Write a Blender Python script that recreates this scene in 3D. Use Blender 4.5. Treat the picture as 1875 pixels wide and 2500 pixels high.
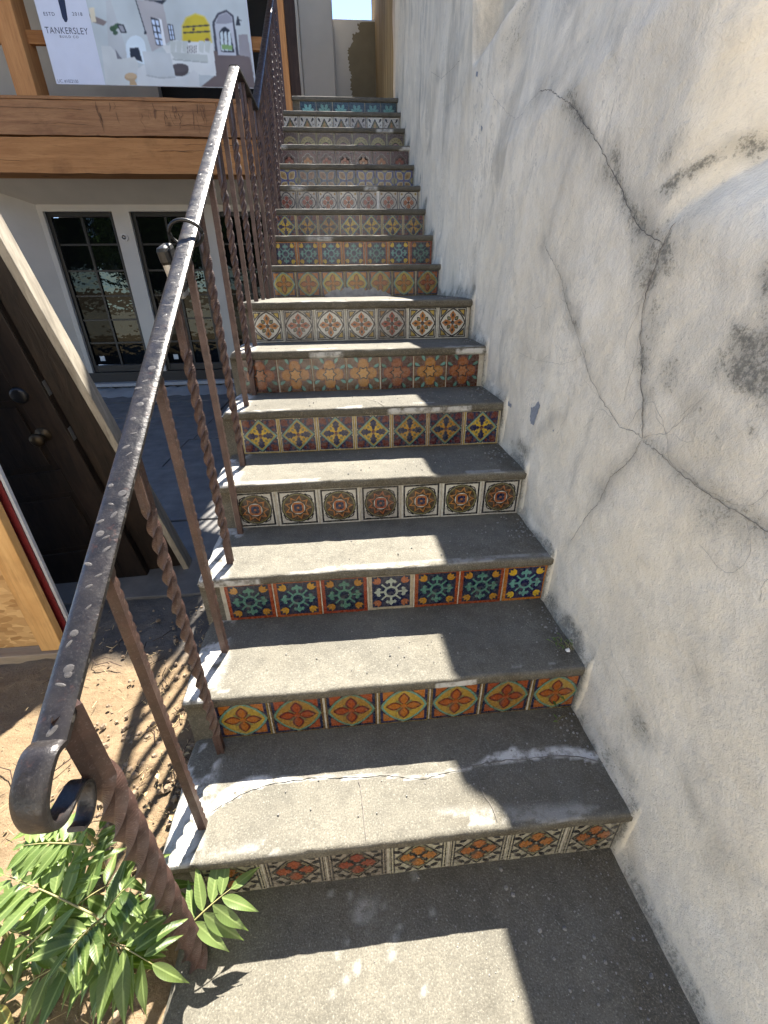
import bpy, bmesh, math, random
import numpy as np
from mathutils import Vector, Matrix
for o in list(bpy.data.objects): bpy.data.objects.remove(o)
random.seed(7); NR = np.random.RandomState(11)
SC = bpy.context.scene; COL = SC.collection

# ------------------------------------------------------------------ camera, sky, sun, exposure
cam_d = bpy.data.cameras.new('camera'); cam = bpy.data.objects.new('camera', cam_d); COL.objects.link(cam)
cam_d.sensor_fit = 'VERTICAL'; cam_d.sensor_height = 36; cam_d.lens = 36*1052.17/2500
cam_d.clip_start = .02; cam_d.clip_end = 3000
cam.matrix_world = Matrix(((.99551, .054349, -.077492, -.687383), (-.093864, .461484, -.882169, -.579892), (-.012184, .885482, .464514, 1.425862), (0, 0, 0, 1)))
SC.camera = cam
SUNV = Vector((.186, .67, 1)).normalized()
world = bpy.data.worlds.new('World'); SC.world = world; world.use_nodes = True
wn = world.node_tree; bg = wn.nodes['Background']
sky = wn.nodes.new('ShaderNodeTexSky'); sky.sky_type = 'NISHITA'; sky.sun_disc = False
sky.sun_elevation = math.asin(SUNV.z); sky.sun_rotation = math.atan2(SUNV.x, SUNV.y)
sky.air_density = .55; sky.dust_density = 0.0; sky.ozone_density = 2.0
wn.links.new(sky.outputs[0], bg.inputs[0]); bg.inputs[1].default_value = .115
sl = bpy.data.lights.new('sun', 'SUN'); sl.energy = 5.0; sl.angle = math.radians(.53); sl.color = (1, .945, .85)
sun = bpy.data.objects.new('sun', sl); COL.objects.link(sun); sun.location = SUNV*30
sun.rotation_euler = SUNV.to_track_quat('Z', 'Y').to_euler()
SC.view_settings.view_transform = 'Standard'; SC.view_settings.look = 'None'
SC.view_settings.exposure = 2.4; SC.view_settings.gamma = 1
SC.cycles.max_bounces = 4; SC.cycles.diffuse_bounces = 4

# ------------------------------------------------------------------ measures of the place
H1, D1, LAND, H2, D2 = .19438, .31356, .85318, .19276, .30161
def zt(i): return i*H1 if i <= 7 else 7*H1+(i-7)*H2
def yr(i): return (i-1)*D1 if i <= 7 else 6*D1+LAND+(i-8)*D2
XL, XR = -1.203, .03
CRACKS=[[[1.9201,2.2025],[1.7971,2.1212],[1.652,2.0374],[1.5289,1.9853],[1.4568,1.9847],[1.3956,1.9994],[1.3156,2.003]],[[1.3156,2.003],[1.2446,1.9874],[1.1325,1.9377],[1.0228,1.888],[0.9335,1.8337],[0.8493,1.7786],[0.792,1.7369],[0.7257,1.6811],[0.6726,1.6393],[0.618,1.5898],[0.5476,1.5407],[0.4962,1.5181],[0.4501,1.5015]],[[0.4256,1.5361],[0.4424,1.5092],[0.4504,1.4758],[0.4567,1.4451],[0.4608,1.4169],[0.464,1.434],[0.4651,1.3723],[0.45,1.3083],[0.413,1.2505],[0.405,1.2124],[0.3779,1.178],[0.3422,1.0946]],[[0.3422,1.0946],[0.3631,1.0435],[0.3922,1.0033],[0.4261,0.9649],[0.435,0.9226],[0.4516,0.8678],[0.4976,0.8011],[0.5482,0.6865]],[[0.3422,1.0946],[0.2847,1.088],[0.2209,1.0716],[0.1398,1.0577],[0.0887,1.0541],[0.0333,1.0513],[-0.0157,1.0487]],[[1.0716,1.5396],[0.9245,1.4531],[0.8494,1.375],[0.7667,1.3071],[0.689,1.2434],[0.6269,1.1813],[0.5534,1.1429],[0.4783,1.115],[0.4411,1.0969],[0.3801,1.1041],[0.3442,1.0992]],[[0.3442,1.0992],[0.3123,1.1172],[0.2745,1.1315],[0.2478,1.1632],[0.2193,1.2108],[0.2054,1.2308]],[[0.689,1.2434],[0.7317,1.2192],[0.8084,1.1949],[0.9027,1.1875],[1.0489,1.1774],[1.1839,1.187]],[[0.0772,0.5145],[0.0231,0.4793],[-0.0264,0.4631],[-0.0757,0.4407],[-0.1262,0.4213]],[[3.3017,2.6944],[2.9377,2.5455],[2.6512,2.4934],[2.4365,2.4585]],[[2.7973,2.3676],[2.3951,2.3118],[2.2646,2.3336]],[[1.9643,1.3009],[1.9161,1.4261],[1.9289,1.6007],[1.907,1.7003],[1.8677,2.0406]],[[0.0338,0.726],[-0.0061,0.6928],[-0.0428,0.6644]]]
BLOBS=[[0.1439,1.2856,0.0886,0.0563,1.5],[0.1057,1.2885,0.0548,0.043,1.5],[0.1954,1.2925,0.0282,0.0237,1.2],[0.164,1.4073,0.0433,0.0388,1.0],[0.427,1.6094,0.1253,0.0288,1.1],[0.3479,1.6224,0.0419,0.0365,0.9],[0.5082,1.6821,0.0422,0.0276,0.6],[0.4042,1.4452,0.0935,0.0755,0.95],[0.4228,1.3017,0.044,0.098,0.6],[0.3275,1.2041,0.0329,0.0331,0.7],[0.0906,1.0346,0.0954,0.0543,0.75],[0.4351,0.9095,0.0579,0.054,0.55],[0.0888,0.4182,0.0491,0.0304,0.8],[0.666,1.1863,0.0791,0.0559,0.35],[1.1373,1.1849,0.1207,0.0325,0.3],[0.3777,1.4959,0.0754,0.0538,0.5],[1.9295,2.428,0.2108,0.0994,0.3],[1.048,0.8085,0.0869,0.0621,0.9],[1.8017,1.1845,0.184,0.0431,0.6],[1.4084,0.9673,0.1414,0.0246,0.8],[0.3573,0.4336,0.0418,0.0336,0.5],[0.0973,0.2417,0.0809,0.0564,0.7],[0.0315,0.2569,0.0503,0.0582,0.7],[0.1934,1.1522,0.0966,0.0517,0.4],[1.2511,1.981,0.2592,0.0342,0.45],[0.7451,1.6896,0.068,0.0555,0.45],[1.7335,2.11,0.2147,0.0673,0.35],[1.588,1.5888,0.1222,0.1511,0.35],[0.9206,1.4759,0.0915,0.083,0.4],[1.7106,2.2852,0.1788,0.0941,0.5],[0.9558,1.326,0.064,0.1127,0.35],[0.8456,1.0833,0.0616,0.0871,0.3],[0.2835,1.2878,0.0502,0.1309,0.35]]
CHIPS=[[[0.9607,1.0218],[0.9228,1.0506],[0.9037,1.0397],[0.9214,0.9958],[0.9318,0.9605],[0.9627,0.9557],[0.9857,0.9785],[0.9873,1.0111]],[[1.2234,0.9803],[1.1826,0.9762],[1.1901,0.9607],[1.2243,0.9597]],[[0.7926,0.9895],[0.7734,0.9915],[0.7799,0.9783]],[[2.1022,2.3047],[2.0735,2.297],[2.0791,2.2791],[2.1057,2.2915]],[[1.9798,2.0809],[1.9461,2.0666],[1.9647,2.0564]]]
TCRACK=[[[-1.1082,0.0966],[-1.0823,0.116],[-1.0256,0.1447],[-0.9641,0.1624],[-0.899,0.1665],[-0.8246,0.1689],[-0.7576,0.1612],[-0.699,0.1578],[-0.6319,0.1535],[-0.5823,0.1443],[-0.5247,0.1343],[-0.4634,0.1431],[-0.4279,0.148],[-0.3745,0.1529],[-0.3025,0.1587],[-0.2144,0.1568],[-0.1604,0.1576],[-0.1076,0.1549],[-0.05,0.1436],[0.0047,0.1204]],[[-0.7059,0.1543],[-0.701,0.1158],[-0.6968,0.0698],[-0.6956,0.0339],[-0.6931,-0.0034]],[[-0.3757,0.1487],[-0.3708,0.1063],[-0.3662,0.0664],[-0.3545,0.039],[-0.3533,0.0065]]]
SPLATS=[[-0.7071,-0.0666],[-0.7216,-0.0828],[-0.7429,-0.0336],[-0.6969,-0.0494],[-0.656,-0.0607],[-0.6364,-0.1317],[-0.5689,-0.0106],[-0.5337,-0.0908],[-0.7539,-0.1267],[-0.7296,-0.1727],[-0.7591,-0.1905],[-0.7875,-0.2104],[-0.7755,-0.1468],[-0.6439,-0.1597],[-0.7943,-0.0248],[-0.6204,-0.11],[-0.5781,-0.2252]]
STONES=[[-0.3184,-0.1694],[-0.2118,-0.1536],[-0.2746,-0.1508],[-0.1477,-0.1764],[-0.2257,-0.0922],[-0.3284,-0.0595],[-0.3289,-0.0182],[-0.144,-0.2209],[-0.053,-0.189],[-0.2621,-0.2033],[-0.1899,-0.2489],[-0.1894,-0.2073],[-0.0629,-0.1372],[-0.1357,-0.2794],[-0.051,-0.2538],[-0.1968,-0.2843],[-0.2492,-0.2572],[-0.1062,-0.2984],[-0.3151,-0.0759],[-0.5595,-0.0131]]
SOILSH=[[-1.9252,0.5081],[-1.8999,0.6463],[-1.8486,0.7539],[-1.8434,0.8522],[-1.8145,0.9427],[-1.7656,1.0011],[-1.6953,0.9774],[-1.6239,0.9485],[-1.5731,0.9751],[-1.5369,1.0042],[-1.4786,0.9173]]
BQ={"white":[[-3.5785,4.0147],[-3.0774,4.0279],[-3.0758,3.3766],[-3.5693,3.3726]],"photo":[[-3.0774,4.0279],[-1.4481,4.0706],[-1.4795,3.3815],[-3.0758,3.3766]]}
LEAVES=[[[-1.1184,-0.1069,0.12],[-1.0223,-0.0507,0.15]],[[-1.2295,-0.1445,0.33],[-1.4402,-0.0678,0.36]],[[-1.3264,-0.1405,0.3],[-1.3019,-0.0537,0.38]],[[-1.2813,-0.0476,0.4],[-1.4212,-0.026,0.38]],[[-1.3022,-0.0384,0.36],[-1.4292,0.0355,0.36]],[[-1.2303,-0.1339,0.3],[-1.2579,-0.1895,0.33]],[[-1.2317,-0.1311,0.3],[-1.1896,-0.108,0.34]],[[-1.2156,-0.1501,0.28],[-1.1595,-0.2093,0.25]]]
BPIC=[[[0.48,0.5,0.5],[[-2.8799,4.0331],[-2.8325,4.0343],[-2.7712,3.614],[-2.9171,3.3792],[-3.0254,3.3774]],1],[[0.43,0.41,0.41],[[-2.5772,4.041],[-2.3199,4.0478],[-2.3144,3.7427],[-2.5206,3.6591],[-2.5358,3.7379]],1],[[0.25,0.2,0.18],[[-3.09,3.9353],[-2.9128,3.877],[-2.9568,3.8443],[-3.052,3.8674]],2],[[0.7,0.62,0.45],[[-3.0646,3.9731],[-3.0104,3.9744],[-3.0221,3.8706],[-3.0657,3.8671]],3],[[0.02,0.025,0.04],[[-2.5225,4.0424],[-2.2769,4.0489],[-2.3278,4.0154],[-2.4084,4.0356]],2],[[0.02,0.025,0.04],[[-2.5909,4.0396],[-2.5524,3.7949],[-2.5418,3.7974],[-2.5805,4.042]],3],[[0.02,0.025,0.04],[[-2.5648,3.8151],[-2.5368,3.8157],[-2.5435,3.7898],[-2.5663,3.7892]],3],[[0.62,0.7,0.74],[[-2.7908,3.6069],[-2.7827,3.6867],[-2.7744,3.7073],[-2.7614,3.7269],[-2.7445,3.7446],[-2.7244,3.7595],[-2.7022,3.7708],[-2.6789,3.778],[-2.6557,3.7808],[-2.6337,3.779],[-2.614,3.7727],[-2.5975,3.7623],[-2.5852,3.7481],[-2.5776,3.7309],[-2.575,3.7116],[-2.5844,3.6177],[-2.618,3.5564]],2],[[0.02,0.025,0.04],[[-2.7433,3.6836],[-2.6504,3.6895],[-2.6378,3.5763],[-2.7553,3.6076]],3],[[0.05,0.1,0.04],[[-2.8294,3.8282],[-2.8426,3.8131],[-2.8675,3.8047],[-2.8924,3.8068],[-2.9056,3.8186],[-2.9009,3.8344],[-2.8807,3.8469],[-2.8543,3.8502],[-2.834,3.8429]],3],[[0.06,0.12,0.05],[[-2.7737,3.8486],[-2.7899,3.8338],[-2.8211,3.8271],[-2.8487,3.8325],[-2.8567,3.8467],[-2.8404,3.8614],[-2.8093,3.8681],[-2.7817,3.8628]],4],[[0.05,0.1,0.05],[[-2.8265,3.7963],[-2.841,3.7818],[-2.8656,3.7778],[-2.8816,3.7872],[-2.877,3.8029],[-2.8554,3.8131],[-2.8329,3.8102]],4],[[0.02,0.025,0.04],[[-2.8236,3.8602],[-2.7545,3.8618],[-2.7377,3.7983],[-2.7994,3.7943]],5],[[0.3,0.3,0.32],[[-2.8089,3.8516],[-2.7674,3.8526],[-2.7547,3.8056],[-2.7899,3.8035]],6],[[0.8,0.82,0.84],[[-2.4129,3.9143],[-2.3628,3.9067],[-2.3622,3.7127],[-2.4023,3.7079]],3],[[0.02,0.025,0.04],[[-2.4715,3.9218],[-2.389,3.9061],[-2.3934,3.7081],[-2.4671,3.7105]],4],[[0.6,0.7,0.85],[[-2.4656,3.9042],[-2.439,3.8998],[-2.4364,3.8617],[-2.4631,3.8661]],5],[[0.6,0.7,0.85],[[-2.4639,3.8559],[-2.4372,3.8514],[-2.4346,3.8129],[-2.4614,3.8175]],5],[[0.6,0.7,0.85],[[-2.4623,3.8071],[-2.4354,3.8025],[-2.4328,3.7636],[-2.4597,3.7683]],5],[[0.6,0.7,0.85],[[-2.4606,3.7578],[-2.4336,3.7532],[-2.4309,3.7139],[-2.458,3.7186]],5],[[0.6,0.7,0.85],[[-2.4268,3.9001],[-2.4002,3.8956],[-2.3974,3.8575],[-2.4242,3.862]],5],[[0.6,0.7,0.85],[[-2.425,3.8517],[-2.3982,3.8472],[-2.3954,3.8086],[-2.4223,3.8132]],5],[[0.6,0.7,0.85],[[-2.4231,3.8028],[-2.3962,3.7983],[-2.3934,3.7593],[-2.4204,3.7639]],5],[[0.6,0.7,0.85],[[-2.4212,3.7535],[-2.3942,3.7488],[-2.3913,3.7094],[-2.4185,3.7141]],5],[[0.02,0.025,0.04],[[-2.3131,3.8748],[-2.2584,3.8697],[-2.2596,3.7504],[-2.3165,3.7492]],4],[[0.6,0.7,0.85],[[-2.3068,3.8647],[-2.2916,3.8625],[-2.2915,3.833],[-2.3071,3.8339]],5],[[0.6,0.7,0.85],[[-2.2822,3.8653],[-2.267,3.8631],[-2.2668,3.8335],[-2.2824,3.8345]],5],[[0.6,0.7,0.85],[[-2.3068,3.8274],[-2.2916,3.8252],[-2.2915,3.7954],[-2.3071,3.7964]],5],[[0.6,0.7,0.85],[[-2.2822,3.828],[-2.2669,3.8258],[-2.2667,3.796],[-2.2824,3.7969]],5],[[0.6,0.7,0.85],[[-2.3069,3.7899],[-2.2916,3.7876],[-2.2915,3.7576],[-2.3072,3.7586]],5],[[0.6,0.7,0.85],[[-2.2821,3.7904],[-2.2668,3.7882],[-2.2667,3.7582],[-2.2823,3.7591]],5],[[0.62,0.56,0.2],[[-2.1987,3.7294],[-2.1725,3.8627],[-2.1196,3.9278],[-2.0108,3.9634],[-1.9187,3.9429],[-1.8796,3.8825],[-1.8819,3.7415]],3],[[0.6,0.47,0.02],[[-2.1838,3.7324],[-2.1584,3.8631],[-2.1072,3.9205],[-2.0129,3.9532],[-1.9291,3.935],[-1.8943,3.8796],[-1.8958,3.7439]],4],[[0.02,0.025,0.04],[[-2.1611,3.8482],[-1.8852,3.8688],[-1.8841,3.8804],[-2.1597,3.8598]],5],[[0.02,0.025,0.04],[[-2.1673,3.8054],[-1.8874,3.8221],[-1.8859,3.8339],[-2.1655,3.8171]],5],[[0.1,0.06,0.03],[[-2.0401,3.84],[-2.0462,3.8307],[-2.0571,3.8267],[-2.0663,3.8303],[-2.0685,3.8394],[-2.0624,3.8487],[-2.0516,3.8527],[-2.0424,3.8491]],6],[[0.2,0.1,0.05],[[-1.9066,3.7621],[-1.9162,3.7507],[-1.9349,3.7457],[-1.9517,3.7499],[-1.9569,3.761],[-1.9473,3.7724],[-1.9286,3.7774],[-1.9118,3.7732]],6],[[0.1,0.09,0.03],[[-2.1005,3.7473],[-2.1074,3.7397],[-2.1207,3.7364],[-2.1327,3.7392],[-2.1363,3.7466],[-2.1294,3.7541],[-2.1161,3.7575],[-2.1042,3.7547]],6],[[0.06,0.06,0.08],[[-1.8672,3.6293],[-1.8522,3.896],[-1.786,3.9665],[-1.6895,3.9942],[-1.6226,3.9527],[-1.6147,3.6344]],3],[[0.5,0.52,0.56],[[-1.8386,3.6461],[-1.8278,3.894],[-1.7747,3.9515],[-1.6927,3.9764],[-1.6421,3.942],[-1.645,3.65]],4],[[0.3,0.3,0.34],[[-1.8179,3.8904],[-1.7756,3.9464],[-1.6936,3.9713],[-1.6461,3.9394],[-1.6439,3.901],[-1.7265,3.8861]],5],[[0.02,0.025,0.04],[[-1.8045,3.6738],[-1.7956,3.8197],[-1.7645,3.8529],[-1.7259,3.8693],[-1.6809,3.8418],[-1.6601,3.6687]],5],[[0.6,0.68,0.7],[[-1.7989,3.6846],[-1.7848,3.8199],[-1.7569,3.8362],[-1.7671,3.6799]],6],[[0.6,0.68,0.7],[[-1.7589,3.6855],[-1.7454,3.8208],[-1.7174,3.8371],[-1.7271,3.6807]],6],[[0.6,0.68,0.7],[[-1.7188,3.6863],[-1.7058,3.8217],[-1.6779,3.838],[-1.687,3.6816]],6],[[0.25,0.4,0.15],[[-1.7899,3.6942],[-1.6801,3.6898],[-1.6773,3.7273],[-1.7869,3.7303]],7],[[0.02,0.025,0.04],[[-1.5881,3.9472],[-1.5739,3.9475],[-1.5641,3.877],[-1.6139,3.8784]],4],[[0.02,0.025,0.04],[[-1.5974,3.9215],[-1.5491,3.9124],[-1.5449,3.9199],[-1.5932,3.929]],4],[[0.16,0.12,0.11],[[-1.9162,3.6849],[-1.5057,3.6393],[-1.4795,3.3815],[-2.0969,3.3757],[-1.9101,3.4801]],3],[[0.3,0.28,0.29],[[-1.5964,3.8111],[-1.5024,3.8132],[-1.4824,3.4877],[-1.6161,3.6371]],2],[[0.66,0.68,0.66],[[-2.4112,3.7077],[-2.3302,3.7134],[-2.2853,3.7538],[-1.8752,3.739],[-1.8879,3.4805],[-2.1098,3.4905],[-2.3314,3.5551],[-2.3779,3.662]],5],[[0.5,0.53,0.5],[[-2.3332,3.6629],[-1.9508,3.6466],[-1.953,3.5896],[-2.3008,3.6099]],6],[[0.36,0.39,0.37],[[-2.3188,3.6096],[-1.9566,3.5895],[-1.9582,3.5813],[-2.321,3.6001]],7],[[0.55,0.58,0.54],[[-2.3129,3.7493],[-2.254,3.744],[-2.2891,3.6531],[-2.329,3.6657]],7],[[0.55,0.58,0.54],[[-2.2507,3.7506],[-2.1916,3.7454],[-2.2262,3.6544],[-2.2662,3.667]],7],[[0.55,0.58,0.54],[[-2.1884,3.752],[-2.1291,3.7467],[-2.1632,3.6557],[-2.2034,3.6682]],7],[[0.55,0.58,0.54],[[-2.0186,3.7557],[-1.959,3.7504],[-1.9916,3.6592],[-2.0323,3.6718]],7],[[0.55,0.58,0.54],[[-1.9559,3.7571],[-1.8961,3.7518],[-1.9282,3.6605],[-1.969,3.6731]],7],[[0.75,0.75,0.72],[[-2.1516,3.7172],[-2.0361,3.7143],[-2.0579,3.6525],[-2.1554,3.6585]],8],[[0.02,0.025,0.04],[[-2.1465,3.716],[-2.1393,3.7161],[-2.1491,3.6546],[-2.156,3.6558]],9],[[0.02,0.025,0.04],[[-2.1286,3.7164],[-2.1214,3.7165],[-2.132,3.655],[-2.1389,3.6562]],9],[[0.02,0.025,0.04],[[-2.1106,3.7167],[-2.1035,3.7169],[-2.1148,3.6553],[-2.1217,3.6565]],9],[[0.02,0.025,0.04],[[-2.0927,3.7171],[-2.0855,3.7173],[-2.0977,3.6557],[-2.1046,3.6569]],9],[[0.02,0.025,0.04],[[-2.0748,3.7175],[-2.0676,3.7177],[-2.0805,3.656],[-2.0875,3.6572]],9],[[0.02,0.025,0.04],[[-2.0568,3.7179],[-2.0496,3.718],[-2.0634,3.6564],[-2.0703,3.6576]],9],[[0.58,0.6,0.58],[[-3.0278,3.6946],[-2.9328,3.6927],[-2.8548,3.599],[-2.709,3.6152],[-2.6879,3.5619],[-2.7061,3.4935],[-2.8267,3.4776],[-2.8001,3.3783],[-3.0722,3.3766]],5],[[0.2,0.2,0.22],[[-2.8936,3.6778],[-2.8648,3.6255],[-2.8406,3.5993],[-2.891,3.5956]],6],[[0.08,0.06,0.06],[[-2.1719,3.5239],[-2.1801,3.5075],[-2.1968,3.4926],[-2.2204,3.4805],[-2.2486,3.4725],[-2.2786,3.4694],[-2.3073,3.4715],[-2.3321,3.4785],[-2.3503,3.4898],[-2.3604,3.5042],[-2.3612,3.5204],[-2.3528,3.5366],[-2.336,3.5514],[-2.3126,3.5633],[-2.2846,3.5712],[-2.255,3.5743],[-2.2264,3.5723],[-2.2018,3.5654],[-2.1834,3.5543],[-2.1731,3.54]],6],[[0.1,0.08,0.08],[[-2.1684,3.5404],[-2.1754,3.5292],[-2.1911,3.519],[-2.2138,3.5106],[-2.2414,3.5051],[-2.2711,3.5028],[-2.2999,3.504],[-2.3251,3.5086],[-2.3442,3.5162],[-2.3553,3.5259],[-2.3573,3.5369],[-2.3501,3.548],[-2.3345,3.5581],[-2.3118,3.5664],[-2.2844,3.572],[-2.255,3.5743],[-2.2262,3.5731],[-2.2011,3.5685],[-2.1819,3.561],[-2.1706,3.5514]],7],[[0.62,0.64,0.63],[[-2.7504,3.3749],[-2.7078,3.5208],[-2.636,3.5561],[-2.3507,3.4723],[-2.2044,3.4749],[-2.1208,3.5248],[-2.0731,3.4911],[-2.0846,3.3816]],8],[[0.54,0.57,0.57],[[-2.622,3.6636],[-2.3357,3.6522],[-2.3239,3.47],[-2.4801,3.4617],[-2.6239,3.4785]],9],[[0.42,0.45,0.45],[[-2.6239,3.4785],[-2.4805,3.4603],[-2.3239,3.47],[-2.3265,3.4589],[-2.4835,3.4478],[-2.6304,3.4674]],10],[[0.45,0.32,0.18],[[-2.7279,3.4587],[-2.7339,3.4484],[-2.7456,3.4389],[-2.762,3.4313],[-2.7814,3.4262],[-2.802,3.4243],[-2.8216,3.4255],[-2.8384,3.43],[-2.8507,3.4371],[-2.8573,3.4462],[-2.8576,3.4564],[-2.8516,3.4668],[-2.8398,3.4761],[-2.8235,3.4837],[-2.8042,3.4887],[-2.7838,3.4907],[-2.7642,3.4895],[-2.7475,3.4851],[-2.7351,3.478],[-2.7284,3.4689]],8],[[0.55,0.4,0.24],[[-2.729,3.4684],[-2.7339,3.461],[-2.7444,3.4543],[-2.7594,3.4489],[-2.7774,3.4452],[-2.7967,3.4437],[-2.8153,3.4445],[-2.8314,3.4476],[-2.8435,3.4526],[-2.8504,3.459],[-2.8513,3.4662],[-2.8463,3.4735],[-2.8358,3.4802],[-2.8209,3.4856],[-2.803,3.4892],[-2.7838,3.4907],[-2.7652,3.4899],[-2.7491,3.4869],[-2.7369,3.4819],[-2.73,3.4756]],9],[[0.45,0.32,0.18],[[-2.8131,3.4296],[-2.7589,3.4305],[-2.7365,3.3794],[-2.8237,3.3779]],7]]
BLOGO=[[-3.3456,4.0208],[-3.2788,4.0226],[-3.297,3.8841],[-3.3123,3.8637],[-3.331,3.8633],[-3.3461,3.8979],[-3.345,3.9598]]

# ------------------------------------------------------------------ helpers
WM = {}
def prop(o, label=None, cat=None, group=None, kind=None):
    if label: o['label'] = label
    if cat: o['category'] = cat
    if group: o['group'] = group
    if kind: o['kind'] = kind
    return o
def link(o, parent=None, mw=None):
    COL.objects.link(o); mw = mw or Matrix(); o.matrix_basis = mw; WM[o.name] = mw
    if parent is not None:
        o.parent = parent; o.matrix_parent_inverse = WM[parent.name].inverted()
    return o
def thing(name, label, cat, loc=(0, 0, 0), group=None):
    o = bpy.data.objects.new(name, None); o.empty_display_size = .1
    link(o, None, Matrix.Translation(loc)); return prop(o, label, cat, group)
def mesh(name, v, f, mat, smooth=False, attrs=None, midx=None):
    me = bpy.data.meshes.new(name)
    me.from_pydata(v.tolist() if isinstance(v, np.ndarray) else v, [], f.tolist() if isinstance(f, np.ndarray) else f)
    for m in (mat if isinstance(mat, (list, tuple)) else [mat]): me.materials.append(m)
    if midx is not None: me.polygons.foreach_set('material_index', midx)
    if smooth: me.polygons.foreach_set('use_smooth', [True]*len(me.polygons))
    for k, a in (attrs or {}).items():
        me.attributes.new(k, 'FLOAT', 'POINT').data.foreach_set('value', np.asarray(a, np.float32))
    me.update(); return me
def obj(name, me, parent=None, mw=None): return link(bpy.data.objects.new(name, me), parent, mw)
def mk(name, v, f, mat, parent=None, smooth=False, attrs=None, mw=None): return obj(name, mesh(name, v, f, mat, smooth, attrs), parent, mw)
def gridf(n, m):
    a = (np.arange(n-1)[:, None]*m+np.arange(m-1)[None]).ravel()
    return np.stack([a, a+m, a+m+1, a+1], 1)
class MB:
    def __init__(s): s.v, s.f, s.m = [], [], []
    def add(s, v, f, m=0):
        b = len(s.v); s.v += [tuple(p) for p in v]; s.f += [tuple(i+b for i in q) for q in f]; s.m += [m]*len(f)
    def box(s, x0, x1, y0, y1, z0, z1, m=0, mw=None):
        v = [Vector(p) for p in ((x0, y0, z0), (x1, y0, z0), (x1, y1, z0), (x0, y1, z0), (x0, y0, z1), (x1, y0, z1), (x1, y1, z1), (x0, y1, z1))]
        if mw: v = [mw @ p for p in v]
        s.add(v, [(3, 2, 1, 0), (4, 5, 6, 7), (0, 1, 5, 4), (1, 2, 6, 5), (2, 3, 7, 6), (3, 0, 4, 7)], m)
    def tube(s, pts, r, n=8, m=0):
        P = [Vector(p) for p in pts]; V = []; F = []
        for i, p in enumerate(P):
            t = (P[min(i+1, len(P)-1)]-P[max(i-1, 0)]).normalized()
            a = t.cross(Vector((0, 0, 1)) if abs(t.z) < .9 else Vector((1, 0, 0))).normalized(); b = t.cross(a)
            rr = r[i] if isinstance(r, (list, tuple)) else r
            V += [p+rr*(a*math.cos(6.2832*k/n)+b*math.sin(6.2832*k/n)) for k in range(n)]
        for i in range(len(P)-1):
            for k in range(n): F.append((i*n+k, i*n+(k+1) % n, i*n+n+(k+1) % n, i*n+n+k))
        F += [tuple(range(n))[::-1], tuple((len(P)-1)*n+k for k in range(n))]
        s.add(V, F, m)
    def build(s, name, mats, parent=None, smooth=False, bevel=0, mw=None):
        me = mesh(name, s.v, s.f, mats, smooth, None, s.m); o = obj(name, me, parent, mw)
        if bevel:
            b = o.modifiers.new('bevel', 'BEVEL'); b.width = bevel; b.segments = 2; b.limit_method = 'ANGLE'
        return o
# numpy value noise
def vn(x, y, seed=0):
    xi = np.floor(x).astype(np.int64); yi = np.floor(y).astype(np.int64); fx = x-xi; fy = y-yi
    fx = fx*fx*(3-2*fx); fy = fy*fy*(3-2*fy)
    def h(a, b):
        n = (a*374761393+b*668265263+seed*974634777) & 0x7fffffff
        n = ((n ^ (n >> 13))*1274126177) & 0x7fffffff
        return ((n ^ (n >> 16)) & 0xffff)/65535.
    return (h(xi, yi)*(1-fx)+h(xi+1, yi)*fx)*(1-fy)+(h(xi, yi+1)*(1-fx)+h(xi+1, yi+1)*fx)*fy
def fbm(x, y, seed=0, o=4):
    a, r, t = 1., 0, 0
    for i in range(o): r = r+a*vn(x*2**i, y*2**i, seed+i); t += a; a *= .5
    return r/t
def ss(t): t = np.clip(t, 0, 1); return t*t*(3-2*t)
def dpoly(y, z, pl):
    d = np.full(y.shape, 9.)
    for (a, b), (c, e) in zip(pl[:-1], pl[1:]):
        ux, uy = c-a, e-b; L2 = ux*ux+uy*uy+1e-12
        t = np.clip(((y-a)*ux+(z-b)*uy)/L2, 0, 1); d = np.minimum(d, np.hypot(y-a-t*ux, z-b-t*uy))
    return d
def jag(pl, step, amp, seed=0):
    r = random.Random(seed); out = []
    for (a, b), (c, e) in zip(pl[:-1], pl[1:]):
        L = math.hypot(c-a, e-b); n = max(1, int(L/step))
        for i in range(n):
            t = i/n; k = 0 if i == 0 else r.uniform(-amp, amp)
            out.append((a+(c-a)*t-(e-b)/max(L, 1e-6)*k, b+(e-b)*t+(c-a)/max(L, 1e-6)*k))
    return out+[tuple(pl[-1])]
def ribbon(pl, w, seed=0):
    r = random.Random(seed); V = []; F = []; n = len(pl)
    for i, p in enumerate(pl):
        a, b = pl[max(i-1, 0)], pl[min(i+1, n-1)]; dx, dy = b[0]-a[0], b[1]-a[1]; L = math.hypot(dx, dy) or 1
        k = w*r.uniform(.45, 1.2)*(.25 if i in (0, n-1) else 1)/2
        V += [(p[0]-dy/L*k, p[1]+dx/L*k), (p[0]+dy/L*k, p[1]-dx/L*k)]
        if i: F.append((2*i-2, 2*i-1, 2*i+1, 2*i))
    return V, F

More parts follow.
